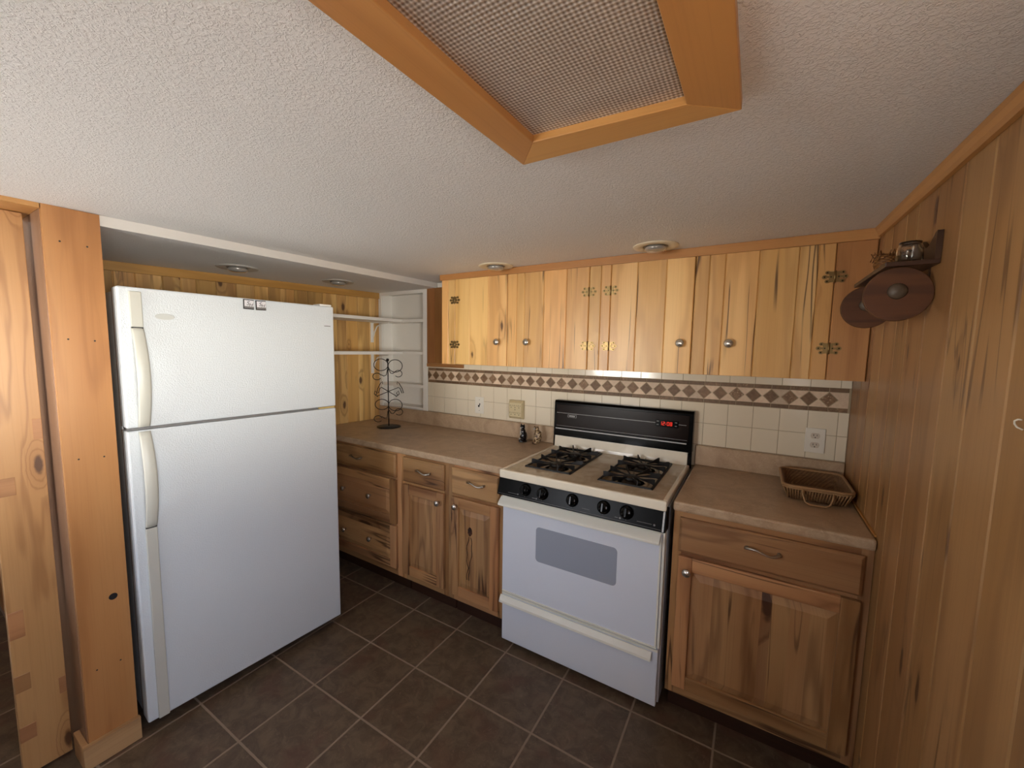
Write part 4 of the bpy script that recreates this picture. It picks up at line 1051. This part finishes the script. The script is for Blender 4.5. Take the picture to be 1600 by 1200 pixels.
fs += [tuple(reversed(range(n))), tuple(range((L-1)*n, L*n))]
mb.add(vs, fs, 0, smooth=True); mb.build('basket_body', m_wick, bk)
m_cane = plain('cane rim', srgb(158, 122, 82), .55)
mb = MB()
loop = rr3(.111, .149, .036, .9146+.062, 6)
mb.tube(loop, .0055, 8, closed=True); mb.tube([(x, y, z-.008) for x, y, z in rr3(.112, .150, .036, .9146+.062, 6)], .003, 6, closed=True); mb.build('rim', m_cane, bk)
mb = MB()
for k in range(22):
    x = 1.252-.098+.196*k/21
    for sy in (-1, 1): mb.tube([(x*.9+1.252*.1, -.222+sy*.112, .9146+.004), (x, -.222+sy*.150, .9146+.058)], .0022, 5)
for k in range(26):
    y = -.222-.13+.26*k/25
    for sx in (-1, 1): mb.tube([(1.252+sx*.088, y*.88-.222*.12, .9146+.004), (1.252+sx*.112, y, .9146+.058)], .0022, 5)
mb.build('stakes', m_cane, bk)
mb = MB(); yh = -.222-.152
mb.tube([(1.205, yh, .970), (1.206, yh-.006, .950), (1.214, yh-.014, .928), (1.226, yh-.018, .9205), (1.278, yh-.018, .9205), (1.290, yh-.014, .928), (1.298, yh-.006, .950), (1.299, yh, .970)], .0033, 8)
mb.build('handle', m_cane, bk)

# ------------------------------------------------------------------ paper towel shelf on the right wall
ps = thing('paper_towel_shelf', 'dark wooden wall shelf with two round end discs for a paper towel roll', 'shelf', (XR-.05, -.70, 1.65))
ya_, yb_ = -.888, -.500; xo = XR-.0008
mb = MB(); mb.box(1.282, xo, ya_, yb_, 1.712, 1.7235, 0, 1); mb.build('shelf_board', m_darkwood, ps, bevel=.0015)
mb = MB(); top = []
for i in range(33):
    q = i/32; y = ya_+(yb_-ya_)*q
    top.append((y, 1.776+.014*math.cos(q*math.pi*6)))
mb.prism([(ya_, 1.7237)]+top+[(yb_, 1.7237)], 0, XR-.012, xo, 0, 1); mb.build('scalloped_back', m_darkwood, ps)
for y in (-.868, -.532):
    mb = MB(); mb.lathe([(.065, -.0055), (.0670, -.004), (.0670, .004), (.065, .0055)], (1.3140, y, 1.6445), (0, 1, 0), 48, ax=0, bid=.37); d_ = mb.build('end_disc', m_disc, ps)
    mb = MB(); mb.lathe([(.020, .0), (.018, .004), (.010, .009), (0, .010)], (1.3130, y-.0055, 1.652), (0, -1, 0), 24); mb.build('dowel_cap', plain('worn grey wood', srgb(86, 72, 58), .5), d_)
mb = MB(); mb.lathe([(.009, 0), (.009, .320)], (1.3130, -.861, 1.652), (0, 1, 0), 16); mb.build('dowel', m_darkwood, ps)
jr = thing('glass_jar', 'small clear glass jar standing on the near end of the dark wall shelf', 'jar', (1.335, -.842, 1.724))
mb = MB(); mb.lathe([(.0, .0003), (.023, .0003), (.026, .004), (.026, .036), (.022, .044), (.022, .052), (.0195, .052), (.0195, .044), (.0235, .035), (.0235, .005), (0, .004)], (1.335, -.842, 1.7238), (0, 0, 1), 32); mb.build('jar_body', m_glass, jr)
db = thing('dried_grass_bundle', 'small brown woven dried grass ornament on the dark wall shelf behind the jar', 'ornament', (1.318, -.70, 1.724))
mb = MB(); mb.lathe([(.012, 0), (.022, .008), (.028, .024), (.026, .040), (.018, .052), (0, .056)], (1.318, -.70, 1.7238), (0, 0, 1), 24); mb.build('woven_body', m_wickd, db)
mb = MB()
for k in range(16):
    a = k*.39+.1; mb.tube([(1.318+.012*math.cos(a), -.70+.012*math.sin(a), 1.76), (1.318+.026*math.cos(a), -.70+.026*math.sin(a), 1.775+.012*math.sin(k*2.1)), (1.318+.034*math.cos(a), -.70+.034*math.sin(a), 1.768+.014*math.sin(k*1.7))], .0016, 5)
mb.build('grass_blades', m_wickd, db)
# small white cord hook at the right edge of the view
ck_ = MB(); ck_.tube([(XR-.001, -1.322, 1.380), (XR-.006, -1.318, 1.383), (XR-.009, -1.318, 1.388), (XR-.010, -1.320, 1.393), (XR-.008, -1.324, 1.396), (XR-.006, -1.328, 1.396)], .0013, 8)
hk = ck_.build('wall_hook', m_plate); tag(hk, 'tiny white hook on the pine wall at the right edge of the picture', 'hook')

# drop helper properties
for o in bpy.data.objects:
    for k in ('_org', '_local'):
        if k in o: del o[k]
